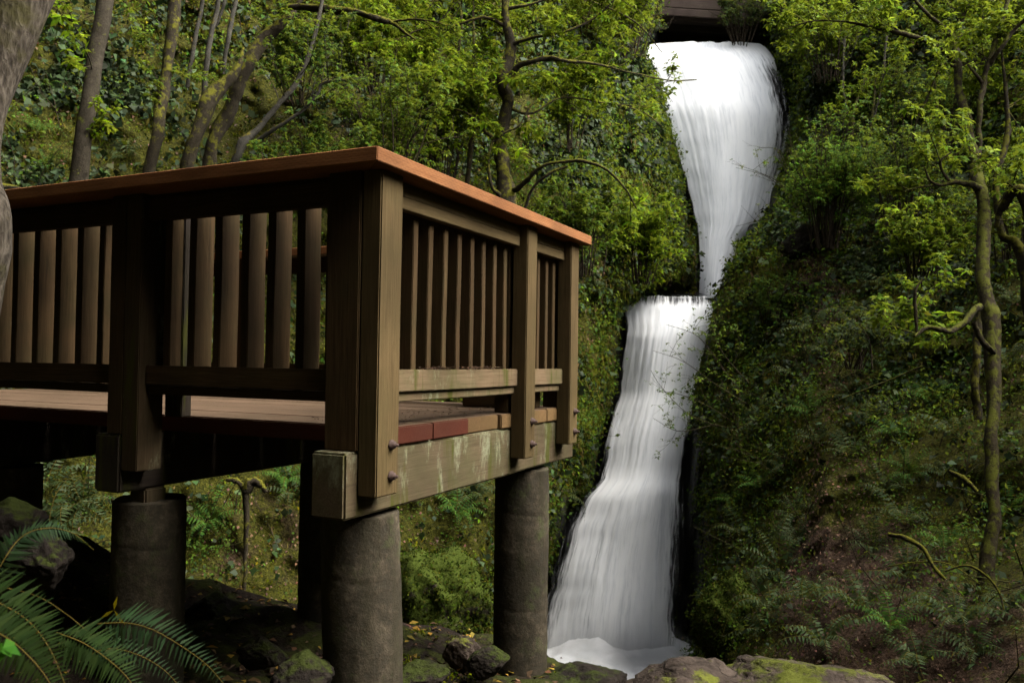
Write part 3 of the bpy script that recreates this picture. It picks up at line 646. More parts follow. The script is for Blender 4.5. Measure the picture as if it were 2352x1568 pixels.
# ------------------------------------------------------------------ bridge above the upper fall
br = empty('timber_bridge', tuple(at(1585, 45, 25.5)), math.radians(-14))
tag(br, 'dark timber footbridge high above the lip of the upper waterfall', 'bridge')
def lbox(name, lo, hi, mat, parent, bev=.02):
    bm = bmesh.new(); bmesh.ops.create_cube(bm, size=1)
    for q in bm.verts: q.co = Vector([lo[i] if q.co[i] < 0 else hi[i] for i in range(3)])
    bmesh.ops.bevel(bm, geom=list(bm.edges), offset=bev, segments=1, affect='EDGES')
    me = bpy.data.meshes.new(name); bm.to_mesh(me); bm.free(); me.materials.append(mat)
    o = bpy.data.objects.new(name, me); COL.objects.link(o); o.parent = parent; return o
for k in range(5): lbox('stringer', (-2.2, .3+k*.8, .05), (2.2, .6+k*.8, .55), M['bridge'], br)
lbox('deck', (-2.3, -.1, .56), (2.3, 4.0, .70), M['bridge'], br)
lbox('fascia_board', (-2.3, -.16, .02), (2.3, -.105, .26), M['bridge'], br); lbox('fascia_board', (-2.3, -.15, .275), (2.3, -.10, .62), M['bridge'], br)
br.rotation_euler.y = math.radians(9)
# ------------------------------------------------------------------ tubes, trees
def smooth_path(pts, n):
    P = np.array(pts, float); m = len(P); Pp = np.vstack([2*P[0]-P[1], P, 2*P[-1]-P[-2]]); out = []
    tt = np.linspace(0, m-1, n)
    for t in tt:
        i = min(int(t), m-2); f = t-i; p0, p1, p2, p3 = Pp[i], Pp[i+1], Pp[i+2], Pp[i+3]
        out.append(.5*((2*p1)+(-p0+p2)*f+(2*p0-5*p1+4*p2-p3)*f*f+(-p0+3*p1-3*p2+p3)*f**3))
    return np.array(out)
class Geo:
    def __init__(s): s.V = []; s.F = []; s.F3 = []; s.n = 0; s.T = []
    def add(s, V, F, T=None): s.V.append(V); s.F.append(np.asarray(F)+s.n); s.n += len(V); (s.T.append(T) if T is not None else None)
    def tube(s, P, R, sides=8, lump=0.0, seed=0):
        P = np.asarray(P, float); n = len(P); R = np.asarray(R, float)
        T = unit(np.gradient(P, axis=0)); up = np.array([.31,.9,.2]); V = []
        for i in range(n):
            a_ = unit(np.cross(T[i], up)); b_ = np.cross(T[i], a_)
            for j in range(sides):
                th = 2*math.pi*j/sides; d = a_*math.cos(th)+b_*math.sin(th); r = R[i]
                if lump: r *= 1+lump*.75*mn.noise(Vector(P[i]*(.10/max(R[i],.02)) + d*.9)+Vector((seed,0,0)))+lump*.55*mn.noise(Vector(P[i]*(.35/max(R[i],.02))+d*2.2))+lump*.3*mn.noise(Vector(P[i]*(.5/max(R[i],.02))+d*5))
                V.append(P[i]+d*r)
        F = [[i*sides+j, i*sides+(j+1)%sides, (i+1)*sides+(j+1)%sides, (i+1)*sides+j] for i in range(n-1) for j in range(sides)]
        s.add(np.array(V), F)
    def obj(s, name, mat, parent=None, smooth=True):
        return mesh_np(name, np.vstack(s.V), np.vstack(s.F), None, mat, parent, smooth=smooth, tint=np.vstack(s.T) if s.T else None)
def clumps(G, C, size, pal, per=6, droop=.35, var=.25, asp=.42, bright=None):
    """leaf rosettes: per leaves radiating from each point"""
    C = np.asarray(C, float); n = len(C); ax = unit(rand_dirs(n)*.6+np.array([0,-.3,1.0]))
    t1 = unit(np.cross(ax, rand_dirs(n))); t2 = np.cross(ax, t1)
    ph = np.tile(np.arange(per)*2*np.pi/per, n)+np.repeat(rng.random(n)*6.28, per)+rng.normal(0,.25,n*per)
    A_ = np.repeat(ax, per, 0); D = np.repeat(t1, per, 0)*np.cos(ph)[:,None]+np.repeat(t2, per, 0)*np.sin(ph)[:,None]
    D = unit(D+A_*rng.normal(.05,.35,(n*per,1))-np.array([0,0,droop])); sz = np.repeat(size*np.exp(rng.normal(0,.25,n)), per)*rng.uniform(.7,1.15,n*per)
    V, F = leaves(np.repeat(C, per, 0), D, unit(A_+rand_dirs(n*per)*.35), sz, sz*asp)
    T = tints(n*per, pal, var); k = np.repeat(np.exp(rng.normal(0,.2,(n,1))), per*4, 0); G.add(V, F, np.clip(T*k, .001, .9))
BASE = np.zeros(3); FREE = False
def keepout(P):
    if FREE: return np.zeros(len(P), bool)
    x, y = to_px(np.asarray(P)+BASE); return in_falls(x, y, 16) | ((x > 1508) & (x < 1650) & (y < 112))
def twigs(GB, C, limb, n, length, rad=.008, up=.25, side=None, leafstep=.10, start=.25, curve=.4, sub=2, yb=-.1):
    """grow twigs off a limb path; returns leaf points"""
    pts = []; limb = np.asarray(limb); m = len(limb)
    for k in range(n):
        i = int((start+(1-start)*rng.random())*(m-2)); p = limb[i]; t = unit(limb[min(i+1, m-1)]-limb[max(i-1,0)])
        d = unit(rand_dirs(1)[0]*.9+t*.5+np.array([0,yb,up])); L = length*rng.uniform(.5,1.2)
        def grow(p, d, L, rad, lev):
            ns = max(4, int(L/.12)); P = [p]; dd = d.copy()
            for q in range(ns):
                dd = unit(dd+rand_dirs(1)[0]*curve*.5+np.array([0,0,.03])); P.append(P[-1]+dd*L/ns)
            P = np.array(P)
            if keepout(P).mean() > .25: return
            GB.tube(P, np.linspace(rad, rad*.35, len(P)), 4)
            acc = np.arange(.25 if lev else .4, 1.0, leafstep/max(L,.01))
            for a_ in acc:
                x_ = a_*(len(P)-1); i0 = int(x_); pts.append(P[i0]*(1-(x_-i0))+P[min(i0+1,len(P)-1)]*(x_-i0)+rng.normal(0,.03,3))
            pts.append(P[-1])
            if lev < sub:
                for q in range(2 if lev else 3):
                    ii = rng.integers(1, len(P)-1); grow(P[ii], unit(dd+rand_dirs(1)[0]*.8), L*.5, rad*.6, lev+1)
        grow(p, d, L, rad, 0)
    if pts: ko = keepout(np.array(pts)); pts = [q for q, z in zip(pts, ko) if not z]
    return pts
def limb_path(pts, n=None):
    """pts: (px, py, Y) -> world path"""
    P = [at(*p[:3]) for p in pts]; return smooth_path(P, n or max(8, 5*len(pts)))
def limb_rad(pts, n):
    r = [p[3]*p[2]/FPX/2 for p in pts]; return np.interp(np.linspace(0,1,n), np.linspace(0,1,len(pts)), r)
YG = [(.115,.185,.012),(.14,.21,.015),(.085,.145,.012),(.18,.23,.025),(.065,.11,.010)]   # bright spring maple
MG = [(.060,.105,.013),(.080,.130,.016),(.045,.078,.012),(.10,.145,.022)]
DG = [(.024,.042,.014),(.034,.056,.020),(.042,.062,.024),(.018,.028,.009),(.05,.07,.035)]
FG = [(.045,.090,.016),(.062,.115,.022),(.034,.066,.014),(.082,.13,.026)]
def tree(name, limbs, label, cat='tree', mat='mossbark', tw=0, tlen=1.0, pal=YG, lsize=.09, per=6, group=None, lump=.28, sides=9, twup=.2, step=.10, loc=None, sub=2, trad=.008, tstart=.25, droop=.35, yb=-.1):
    global BASE
    b = at(*limbs[0][0][:3]); BASE = b; root = empty(name, tuple(b)); tag(root, label, cat, group)
    GB = Geo(); GL = Geo(); pts = []
    for li, L in enumerate(limbs):
        n = 13*len(L); P = limb_path(L, n)-b; R = limb_rad(L, n)
        S_ = np.concatenate([[0], np.cumsum(np.linalg.norm(np.diff(P, axis=0), axis=1))])/(R.mean()*7)
        P = P+np.array([[mn.noise(Vector((S_[i], li+.5, k))) for k in range(3)] for i in range(n)])*R[:,None]*(.45 if lump > .2 else .3)
        GB.tube(P, R, sides, lump, li)
        if tw:
            k = tw[li] if hasattr(tw, '__len__') else tw
            if k: pts += twigs(GB, None, P, k, tlen, trad, twup, leafstep=step, sub=sub, start=tstart, yb=yb)
    GB.obj('trunk', M[mat], root)
    if pts:
        clumps(GL, pts, lsize, pal, per, droop=droop); GL.obj('crown', M['leaf'], root, False)
    return root
# centre maple
tree('maple_tree', [
  [(1168,760,11.2,58),(1160,560,11.2,52),(1160,440,11.2,44),(1158,400,11.2,34),(1150,330,11.3,30),(1168,240,11.3,28),(1152,190,11.3,30),(1170,110,11.4,26),(1158,40,11.4,20),(1165,-60,11.5,16)],
  [(1172,175,11.3,18),(1192,150,11.2,14),(1225,140,11.1,12),(1260,132,11.1,14),(1290,138,11.0,9),(1370,148,11.2,6),(1440,165,11.6,4),(1540,185,12.2,3),(1600,184,12.6,2)],
  [(1165,110,11.4,14),(1210,90,11.3,8),(1290,75,11.2,6),(1360,45,11.3,5),(1410,0,11.3,4),(1430,-40,11.3,3)],
  [(1168,440,11.2,14),(1200,425,11,13),(1240,385,10.8,8),(1290,372,10.7,8),(1350,372,10.6,8),(1400,395,10.6,6),(1440,440,10.7,4),(1462,480,10.8,3)],
  [(1205,480,10.9,8),(1225,430,10.8,7),(1260,400,10.7,7),(1300,382,10.7,6)],
  [(1150,450,11.1,12),(1130,430,11,8),(1122,380,11,6),(1130,330,11,6),(1160,305,11,6),(1190,290,11,5),(1215,250,11,4)],
  [(1140,200,11.3,16),(1120,180,11.2,12),(1090,195,11.1,6),(1040,200,11,4),(960,160,10.9,3)],
  [(1158,60,11.4,12),(1110,40,11.3,7),(1040,60,11.2,5),(960,70,11.1,4),(880,110,11.0,3)],
  [(1150,330,11.3,12),(1110,300,11.2,9),(1075,262,11.1,5),(1010,240,11,3),(930,210,10.9,2)],
  [(1170,250,11.3,8),(1220,260,11.2,6),(1290,225,11.4,4),(1380,235,11.8,4),(1470,255,12.4,3),(1520,290,12.8,2)],
  [(1165,20,11.4,10),(1220,10,11.4,6),(1300,-10,11.6,4),(1400,20,12.2,4),(1470,60,12.8,3),(1520,120,13.2,2)],
  ], 'mossy maple with bright yellow-green spring leaves rising behind the platform corner', yb=.7, tw=[2,12,10,2,0,3,10,18,10,12,20], tlen=.9, lsize=.085, step=.13)
# thin stems left of it
for k, (lab, L) in enumerate([('slender dark mossy stem standing left of the central maple', [(1078,470,11.6,14),(1075,400,11.6,11),(1085,300,11.7,13),(1080,230,11.8,9),(1088,120,12,7),(1085,0,12.2,5)]),
   ('thin crooked mossy sapling between the platform cap rail and the central maple', [(1048,330,12,7),(1052,250,12,10),(1045,180,12.1,7),(1060,60,12.2,6),(1050,-20,12.4,5)])]):
    tree('sapling', [L], lab, tw=6, tlen=.9, lsize=.08, mat='darkbark', sides=7, step=.14)
# leafy understorey shrubs over the rail
def shrub(px, py, Y, n, hpx, wpx, label, pal, lsize=.05, per=5, name='shrub', group=None, fan=1.0, step=.07, mat='twig', rad=.010, lean=(0,0), sub=2, nl=.5):
    global BASE
    b = at(px, py, Y); BASE = b; root = empty(name, tuple(b)); tag(root, label, 'shrub', group); GB = Geo(); GL = Geo(); pts = []
    H = hpx*Y/FPX; W = wpx*Y/FPX/2
    for k in range(n):
        a_ = rng.uniform(0, 6.28); rr = math.sqrt(rng.random())*W*fan
        tip = np.array([math.cos(a_)*rr+lean[0]*H, math.sin(a_)*rr*.6-.1, H*rng.uniform(.45,1.0)*(1-.35*(rr/max(W,.01))**2)+lean[1]])
        o0 = np.array([tip[0]*.22+rng.normal(0,.05), tip[1]*.3+rng.normal(0,.1), -.1])
        P = smooth_path([o0, o0*.6+tip*.35+np.array([0,0,H*.12]), tip*.75+rng.normal(0,.06,3), tip], 9)
        GB.tube(P, np.linspace(rad, rad*.3, 9), 4)
        pts += twigs(GB, None, P, 3, H*.30, rad*.4, .15, leafstep=step, sub=1 if sub < 2 else 1, start=.3)
    if nl: clumps(GL, pts, lsize, pal, per, var=.28, asp=.55); 
    GB.obj('branches', M[mat], root)
    if nl: GL.obj('foliage', M['leaf'], root, False)
    return root
for k, (x_, y_, Y_, n_, h_, w_, lab, pal) in enumerate([
   (900,420,10.2,26,330,300,'bright green leafy shrub directly above the platform corner', MG),
   (740,440,9.9,20,220,260,'dense small-leaved green shrub behind the middle of the long cap rail', FG),
   (640,460,9.2,10,150,160,'low glossy green shrub just over the cap rail left of centre', FG),
   (1010,440,11.6,22,420,240,'tall light green shrub filling the gap left of the central maple', YG),
   (860,200,12.6,26,300,380,'yellow-green shrub high on the slope at the top centre', YG),
   (690,230,12.2,16,240,260,'darker green shrub under the horizontal mossy bough', FG),
   (1340,620,12.6,16,300,200,'olive green shrub on the cliff right of the central maple', MG),
   (1470,640,15.0,26,220,190,'yellow-green bush overhanging the ledge of the lower waterfall', YG),
   (1450,120,18.5,26,260,220,'yellow-green bush on the cliff top left of the upper waterfall lip', YG),
   (1310,330,13.6,12,200,180,'light green shrub clinging to the cliff beside the upper waterfall', YG),
   ]):
    shrub(x_, y_, Y_, n_, h_, w_, lab, pal, lsize=.05 if Y_ < 12 else .07, per=5, step=.075)
# right side shrubs
for k, (x_, y_, Y_, n_, h_, w_, lab, pal, ls) in enumerate([
   (1890,560,14.6,60,320,270,'rounded bright green bush beside the right edge of the upper waterfall', [(.075,.155,.02),(.10,.19,.03),(.055,.115,.018)], .045),
   (1700,95,24.5,30,170,200,'grey-green feathery bush beside the footbridge', [(.05,.08,.035),(.07,.10,.04)], .07),
   (2060,520,13.6,30,300,240,'thin fresh green shrub right of the rounded bush', FG, .045),
   (2150,330,15.0,30,260,300,'hazy green shrub high on the slope behind the big mossy tree', FG, .05),
   (1900,180,19.0,26,260,300,'yellow-green shrub on the slope top right of the waterfall lip', YG, .075),
   (2330,600,11.0,22,330,220,'green shrub at the right edge of the photo behind the mossy tree', FG, .045),
   (2110,620,11.4,22,180,260,'yellow-green low shrub on the slope left of the mossy tree trunk', YG, .06),
   (1775,735,14.6,16,120,120,'small green shrub on the bank beside the lower waterfall lip', FG, .045),
   (1960,830,10.6,14,160,260,'dark green low shrub in the middle of the right slope', DG, .045),
   (2250,150,15.0,24,260,260,'yellow-green shrub in the top right corner', YG, .07),
   ]):
    shrub(x_, y_, Y_, n_, h_, w_, lab, pal, lsize=ls, step=.07)
# top-left trees
near = tree('tree', [[(-70,760,2.95,110),(-50,640,2.95,100),(-34,560,2.95,106),(-34,500,2.95,110),(-40,430,3.0,88),(-40,340,3.05,92),(-26,240,3.1,105),(4,130,3.15,118),(36,20,3.2,130),(90,-120,3.3,150)]],
     'thick rough grey trunk leaning in at the left edge in front of the railing', mat='roughbark', sides=28, lump=.10)
# the near tree's crown, unseen overhead, put in to shade the platform
G = Geo(); nb = np.array(near.location); k = 5200
u_ = unit(rng.normal(size=(k,3)))*rng.random((k,1))**.4; C = np.array([-2.6,.4,6.6])+u_*np.array([4.0,4.6,1.9]); C = C[(C[:,2] > .56*np.maximum(C[:,1], 0)+2.2)]
clumps(G, C-nb, .24, MG+DG, 6); G.obj('crown', M['leaf'], near, False)
G = Geo(); p0 = at(110,-120,3.3)
for q in ((-4.5,-1,7),(-1,2.6,6.8),(.4,-1.5,6.6),(-3,3.4,7.2),(-2.4,0,8)): G.tube(smooth_path([p0-nb, p0*.6+np.array(q)*.4-nb+np.array([0,0,.6]), np.array(q)-nb], 14), np.linspace(.09,.02,14), 8, .1)
G.obj('limbs', M['roughbark'], near)  # out-of-view limbs for the added crown
tree('tree', [[(150,700,8.2,52),(165,520,8.2,46),(180,410,8.2,40),(196,290,8.2,36),(215,170,8.3,36),(232,60,8.4,36),(245,-60,8.5,36)]],
     'straight grey-brown trunk near the top left corner', mat='bark', sides=12, lump=.05, tw=2, tlen=.9, pal=YG, lsize=.08)
tree('tree', [[(335,520,9.6,30),(345,400,9.6,27),(362,300,9.6,25),(372,230,9.7,28),(385,160,9.8,24),(395,60,9.9,30),(400,-40,10,26)]],
     'pale trunk with a mossy upper half behind the long cap rail', mat='mossbark', sides=10, lump=.2, tw=3, tlen=.8, pal=MG, lsize=.06)
sp = [('thin pale leaning stem, first of the cluster at the top', [(430,200,10.3,9),(445,110,10.3,10),(462,20,10.4,9),(470,-40,10.4,8)]),
      ('pale stem rising to the top beside the mossy rock, second of the cluster', [(468,230,10.3,14),(478,120,10.3,12),(498,20,10.4,11),(502,-40,10.4,9)]),
      ('slim white stem at the top, third of the cluster', [(512,170,10.6,8),(526,80,10.6,11),(542,0,10.7,10),(548,-40,10.7,9)]),
      ('short pale slanting stem above the mossy bough fork', [(495,60,10.8,8),(512,20,10.8,8),(522,-40,10.8,7)])]
for lab, L in sp: tree('sapling', [L], lab, mat='palebark', sides=7, lump=.12, group='pale stems on the left cliff')
tree('tree', [[(470,420,9.9,34),(490,340,9.9,28),(520,280,10,34),(548,200,10,30),(575,140,10,34),(610,90,10.1,28),(650,50,10.1,20),(680,15,10.2,12),(700,-30,10.2,10)],
              [(640,30,10.1,12),(665,14,10,16),(720,18,9.9,16),(780,22,9.8,18),(830,30,9.7,12),(880,46,9.7,16),(905,56,9.7,10),(950,90,9.6,4)],
              [(905,50,9.7,6),(960,45,9.6,4),(1040,60,9.5,3)]],
     'leaning mossy tree whose bough runs level along the top of the photo', mat='mossbark', tw=[3,2,2], tlen=.7, lsize=.05, pal=MG, lump=.4)
tree('tree', [[(410,470,9.4,30),(450,330,9.4,30),(475,250,9.5,40),(505,205,9.6,34),(545,160,9.7,16),(560,110,9.8,6)]],
     'stout dark mossy trunk broken off in front of the grey cliff', mat='mossbark', lump=.4)
tree('tree', [[(535,380,9.3,18),(560,330,9.3,22),(590,300,9.4,14),(640,240,9.5,12),(680,190,9.6,12),(715,110,9.7,10),(735,30,9.8,9),(745,-30,9.9,8)],
              [(580,330,9.3,12),(640,290,9.2,9),(700,250,9.2,7),(730,215,9.2,6),(745,190,9.2,7),(830,180,9.2,4)]],
     'thin bare pale tree slanting up to the right over the cap rail', mat='palebark', lump=.2, tw=[4,6], tlen=.7, pal=FG, lsize=.045)
tree('fallen_branch', [[(-30,425,4.3,12),(20,430,4.4,13),(70,440,4.5,9),(110,432,4.6,5)]], 'mossy green branch lying above the left end of the cap rail', cat='branch', mat='mossbark')
# right-hand big mossy tree
tree('mossy_maple_tree', [
  [(2255,1420,6.6,56.0),(2270,1300,6.7,35.2),(2280,1180,6.8,28.8),(2279,1020,7.0,27.2),(2279,900,7.2,28.8),(2272,790,7.4,35.2),(2275,730,7.5,36.8),(2262,640,7.7,30.4),(2258,520,8,27.2),(2253,441,8.2,25.6),(2240,390,8.4,28.8),(2232,340,8.5,20.8),(2219,273,8.7,19.2),(2205,200,8.9,17.6),(2198,147,9.0,17.6),(2194,97,9.1,16.0),(2169,63,9.2,9.6),(2127,29,9.2,8.0),(2095,-10,9.3,6.4)],
  [(2196,110,9.1,12.8),(2206,80,9.1,10.4),(2212,40,9.2,9.6),(2236,-20,9.3,8.0)],
  [(2198,150,9.0,11.2),(2160,113,8.9,9.6),(2120,92,8.8,9.6),(2080,80,8.7,12.8),(2030,67,8.7,11.2),(1990,60,8.7,8.0),(1940,50,8.8,4.8),(1862,50,8.9,3.2),(1800,70,9.0,2.4)],
  [(2192,152,8.9,9.6),(2165,148,8.8,7.2),(2148,180,8.7,6.4),(2130,225,8.7,4.8),(2108,270,8.7,3.2),(2095,320,8.7,2.4)],
  [(2240,400,8.4,19.2),(2250,340,8.5,12.8),(2250,250,8.6,12.8),(2257,195,8.7,12.8),(2272,140,8.7,10.4),(2290,84,8.8,10.4),(2305,40,8.8,8.8),(2320,-20,8.9,8.0)],
  [(2257,195,8.7,8.0),(2240,170,8.7,7.2),(2222,148,8.8,4.0)],
  [(2275,150,8.7,11.2),(2300,110,8.6,9.6),(2330,70,8.6,8.0),(2370,30,8.5,7.2)],
  [(2253,440,8.2,19.2),(2230,425,8.1,16.0),(2195,418,8.0,11.2),(2160,425,8,8.0),(2135,415,8,6.4),(2125,385,8,3.2)],
  [(2185,420,8,8.0),(2165,395,8,6.4),(2160,370,8,5.6),(2185,350,8,3.2)],
  [(2160,425,8,4.8),(2110,430,8,3.2),(2075,440,8,2.4)],
  [(2252,700,7.5,14.4),(2235,716,7.4,16.0),(2210,744,7.3,14.4),(2180,762,7.2,11.2),(2155,755,7.1,12.8),(2128,755,7.1,11.2),(2100,772,7.0,6.4)],
  [(2282,812,7.3,11.2),(2262,790,7.2,12.8),(2248,765,7.2,12.8),(2238,740,7.2,9.6)],
  [(2105,760,7.0,6.4),(2104,720,7.0,8.0),(2102,670,7.0,6.4),(2120,640,7,3.2)],
  ], 'big twisting moss-covered tree on the right side of the photo', mat='darkbark', yb=.75, tw=[1,5,14,3,7,1,8,2,3,2,3,0,3], tlen=.5, lsize=.062, step=.085, trad=.006, lump=.42, tstart=.35)
tree('mossy_tree', [
  [(2420,1000,7.9,40),(2380,780,8,34),(2352,620,8.1,30),(2330,560,8.2,22),(2300,540,8.3,16),(2292,470,8.4,16),(2290,400,8.5,14),(2310,330,8.6,16),(2312,240,8.7,10),(2300,120,8.8,5)],
  [(2400,690,8,30),(2352,440,8,26),(2300,480,8.2,18),(2292,520,8.2,12)]],
  'second mossy tree leaning out of the right edge behind the big one', tw=[10,4], tlen=.7, lsize=.06, lump=.35)
tree('mossy_tree', [[(2245,960,8.6,20),(2240,850,8.7,18),(2247,760,8.8,18),(2254,650,8.9,10),(2270,540,9,10)]], 'slim moss-hung stem close behind the big mossy trunk', lump=.5)
tree('tree', [[(1952,470,15.5,14),(1950,380,15.5,12),(1955,300,15.6,11),(1962,250,15.8,7),(1990,180,16,4)],[(1975,380,15.4,6),(1995,320,15.5,8),(2005,260,15.6,5),(2012,180,16,4)]], 'dark forked trunk in the middle of the upper right slope', mat='darkbark', tw=4, tlen=.9, lsize=.07)
for lab, L in [('thin white stem left of the dark forked trunk, highest on the slope', [(1945,260,17,5),(1936,190,17.2,5),(1940,90,17.4,4)]), ('thin white stem right of the dark forked trunk', [(2008,270,16,5),(2026,190,16.2,6),(2036,84,16.4,5)])]:
    tree('sapling', [L], lab, mat='palebark', tw=5, tlen=.8, lsize=.05, per=4, step=.3, group='thin white stems on the right slope')
# bare twiggy shrub hanging over the lower fall
def hangtwig(paths, label, leafy=.25, name='twiggy_shrub', tl=.5, ls=.03, tw=5, pal=MG, rad=.007):
    global FREE
    FREE = True; b = at(*paths[0][0][:3]); root = empty(name, tuple(b)); tag(root, label, 'shrub'); GB = Geo(); GL = Geo(); pts = []
    for L in paths:
        P = limb_path(L, 12)-b; GB.tube(P, np.linspace(rad*1.3, rad*.4, 12), 4)
        pts += twigs(GB, None, P, tw, tl, rad*.5, .25, leafstep=.1, sub=1, start=.2)
    GB.obj('branches', M['twig'], root)
    pts = np.array(pts); pts = pts[rng.random(len(pts)) < leafy]
    clumps(GL, pts, ls, pal, 3, asp=.6); GL.obj('foliage', M['leaf'], root, False); FREE = False
hangtwig([[(1700,985,13.4,1),(1640,975,13.3,1),(1580,950,13.2,1),(1520,890,13.1,1),(1495,850,13.0,1)],[(1700,985,13.4,1),(1640,940,13.3,1),(1560,905,13.2,1),(1510,900,13.1,1)],
          [(1720,930,13.3,1),(1640,880,13.2,1),(1570,830,13.1,1),(1500,805,13.0,1)],[(1700,900,13.4,1),(1640,820,13.3,1),(1600,770,13.2,1),(1530,745,13.2,1)],
          [(1720,880,13.4,1),(1660,810,13.3,1),(1630,740,13.2,1)],[(1640,975,13.3,1),(1560,990,13.2,1),(1500,960,13.2,1)]],
         'sparse bare twigs reaching across the white water of the lower waterfall', leafy=.45, ls=.05, tl=.6, tw=6)
hangtwig([[(1830,480,15.6,1),(1800,440,15.5,1),(1760,405,15.4,1),(1690,385,15.3,1)],[(1830,470,15.6,1),(1790,420,15.5,1),(1740,395,15.4,1),(1680,375,15.3,1)],[(1800,520,15.6,1),(1760,505,15.5,1),(1690,520,15.4,1)],[(1830,450,15.6,1),(1790,350,15.4,1),(1740,340,15.3,1)]],
         'leafless dark twigs in front of the narrowing upper waterfall', leafy=.2, ls=.05, tl=.5, tw=4)
hangtwig([[(1480,200,14.0,1),(1510,192,14,1),(1550,186,13.9,1),(1600,182,13.9,1)],[(1530,190,14,1),(1545,165,14,1),(1556,150,14,1)],[(1500,195,14,1),(1530,215,14,1),(1545,235,14,1)]],
         'leafy twig tip hanging in front of the top left of the upper waterfall', leafy=.8, ls=.08, tl=.22, tw=4, pal=YG)
# ------------------------------------------------------------------ ferns
def frond_geo(G, P, maxl, npin, pal, up=(0,0,1), w=.16, droop=.25, start=.06, var=.12, stem=True, fwd=.35):
    P = np.asarray(P, float); n = len(P); T = unit(np.gradient(P, axis=0)); up = np.array(up, float)
    t = np.linspace(start, 1, npin); x_ = t*(n-1); i0 = np.clip(x_.astype(int), 0, n-2); f = (x_-i0)[:,None]
    C = P[i0]*(1-f)+P[i0+1]*f; TT = unit(T[i0]*(1-f)+T[i0+1]*f)
    S = unit(np.cross(TT, up)); Nn = np.cross(S, TT)
    tn = (t-start)/(1-start); prof = np.minimum(1, (tn*5+.55))*np.clip((1-tn)**.75*1.12, 0.04, 1)
    for sgn in (-1, 1):
        L = maxl*prof*rng.uniform(.9,1.06,npin); D = unit(sgn*S+TT*fwd-Nn*droop+rng.normal(0,.06,(npin,3)))
        V, F = leaves(C, D, Nn+rng.normal(0,.12,(npin,3)), L, np.minimum(L*w, np.linalg.norm(P[-1]-P[0])*1.3/npin*1.15+.002), .12)
        # shift widest point toward the base for sword-shaped pinnae
        V = V.reshape(-1,4,3); V[:,1] = V[:,1]-D*L[:,None]*.22; V[:,3] = V[:,3]-D*L[:,None]*.22
        G.add(V.reshape(-1,3), F, tints(npin, pal, var))
    if stem:
        GB = Geo(); GB.tube(P, np.linspace(maxl*.012+.0009, .0005, n), 4); V = GB.V[0]; G.add(V, GB.F[0], np.tile([[.10,.075,.022]], (len(V),1)))
def fern_mesh(name, nf, L, pal, seed):
    G = Geo()
    for k in range(nf):
        a_ = 6.283*k/nf+rng.uniform(-.25,.25); l = L*rng.uniform(.75,1.15); h = rng.uniform(.25,.65)
        d = np.array([math.cos(a_), math.sin(a_), 0]); pts = [np.zeros(3), d*l*.25+np.array([0,0,l*h*.55]), d*l*.6+np.array([0,0,l*h*.62]), d*l*.95+np.array([0,0,l*(h*.2-.12)])]
        frond_geo(G, smooth_path(pts, 10), l*.15, 17, pal, stem=True, w=.30, droop=.35)
    o = G.obj(name, M['fern'], None, False); return o
FD = [(.036,.056,.022),(.050,.074,.030),(.028,.042,.014),(.066,.088,.042)]
FB = [(.05,.11,.02),(.07,.14,.03),(.035,.08,.02)]
protos = [fern_mesh('sword_fern', 11, .62, FD, 1), fern_mesh('sword_fern', 9, .72, FD, 2), fern_mesh('sword_fern', 13, .50, FB, 3)]
fern_sites = {'right': [(1700,1150),(1760,1120),(1835,1180),(1800,1070),(1890,1010),(1760,960),(1870,940),(1830,860),(1960,900),(2010,960),(2060,1000),(1990,850),(1900,800),(1870,760),(1950,740),(2040,760),(2090,870),(2150,930),(2100,1080),(2180,1090),(1750,1350),(1800,1300),(1770,1440),(1840,1230),(1960,1050),(2040,1130),(2200,1000),(2320,1020),(2330,1180),(2080,1210),(2180,1260),(1930,640),(1990,600),(2050,660),(2330,700),(2330,840),(2200,1440),(1720,1230),(2100,1330),(1900,1480),(1990,1400),(2060,1440),(2140,1400),(2250,1500),(2010,1250),(1790,1400),(1880,1380),(2330,1400),(2130,1520)],
   'left': [(110,1120),(170,1180),(130,1230),(210,1150),(650,1100),(690,1140),(500,1190),(1090,1150),(1050,1180),(960,1300),(1100,1130),(1290,1130),(1370,660),(1400,640)],
   'upper': [(60,300),(110,380),(90,200),(260,180),(150,120),(290,360),(1290,330),(1340,300),(1240,360),(1300,250),(1920,260),(1980,330)]}
labs = {'right': ('dark green sword fern arching from the steep slope right of the waterfall', 'sword ferns on the right slope'),
        'left': ('sword fern on the mossy bank seen below the platform deck', 'sword ferns on the bank below the platform'),
        'upper': ('dark sword fern on the ivy-covered upper slope', 'sword ferns on the upper slope')}
used = [False]*3
cellX = QX; cellY = QY
def hill_hit(x, y):
    d = (cellX-x)**2+(cellY-y)**2+1e6*(~VIS); i, j = np.unravel_index(np.argmin(d), d.shape); return Q0[i,j], QN[i,j]
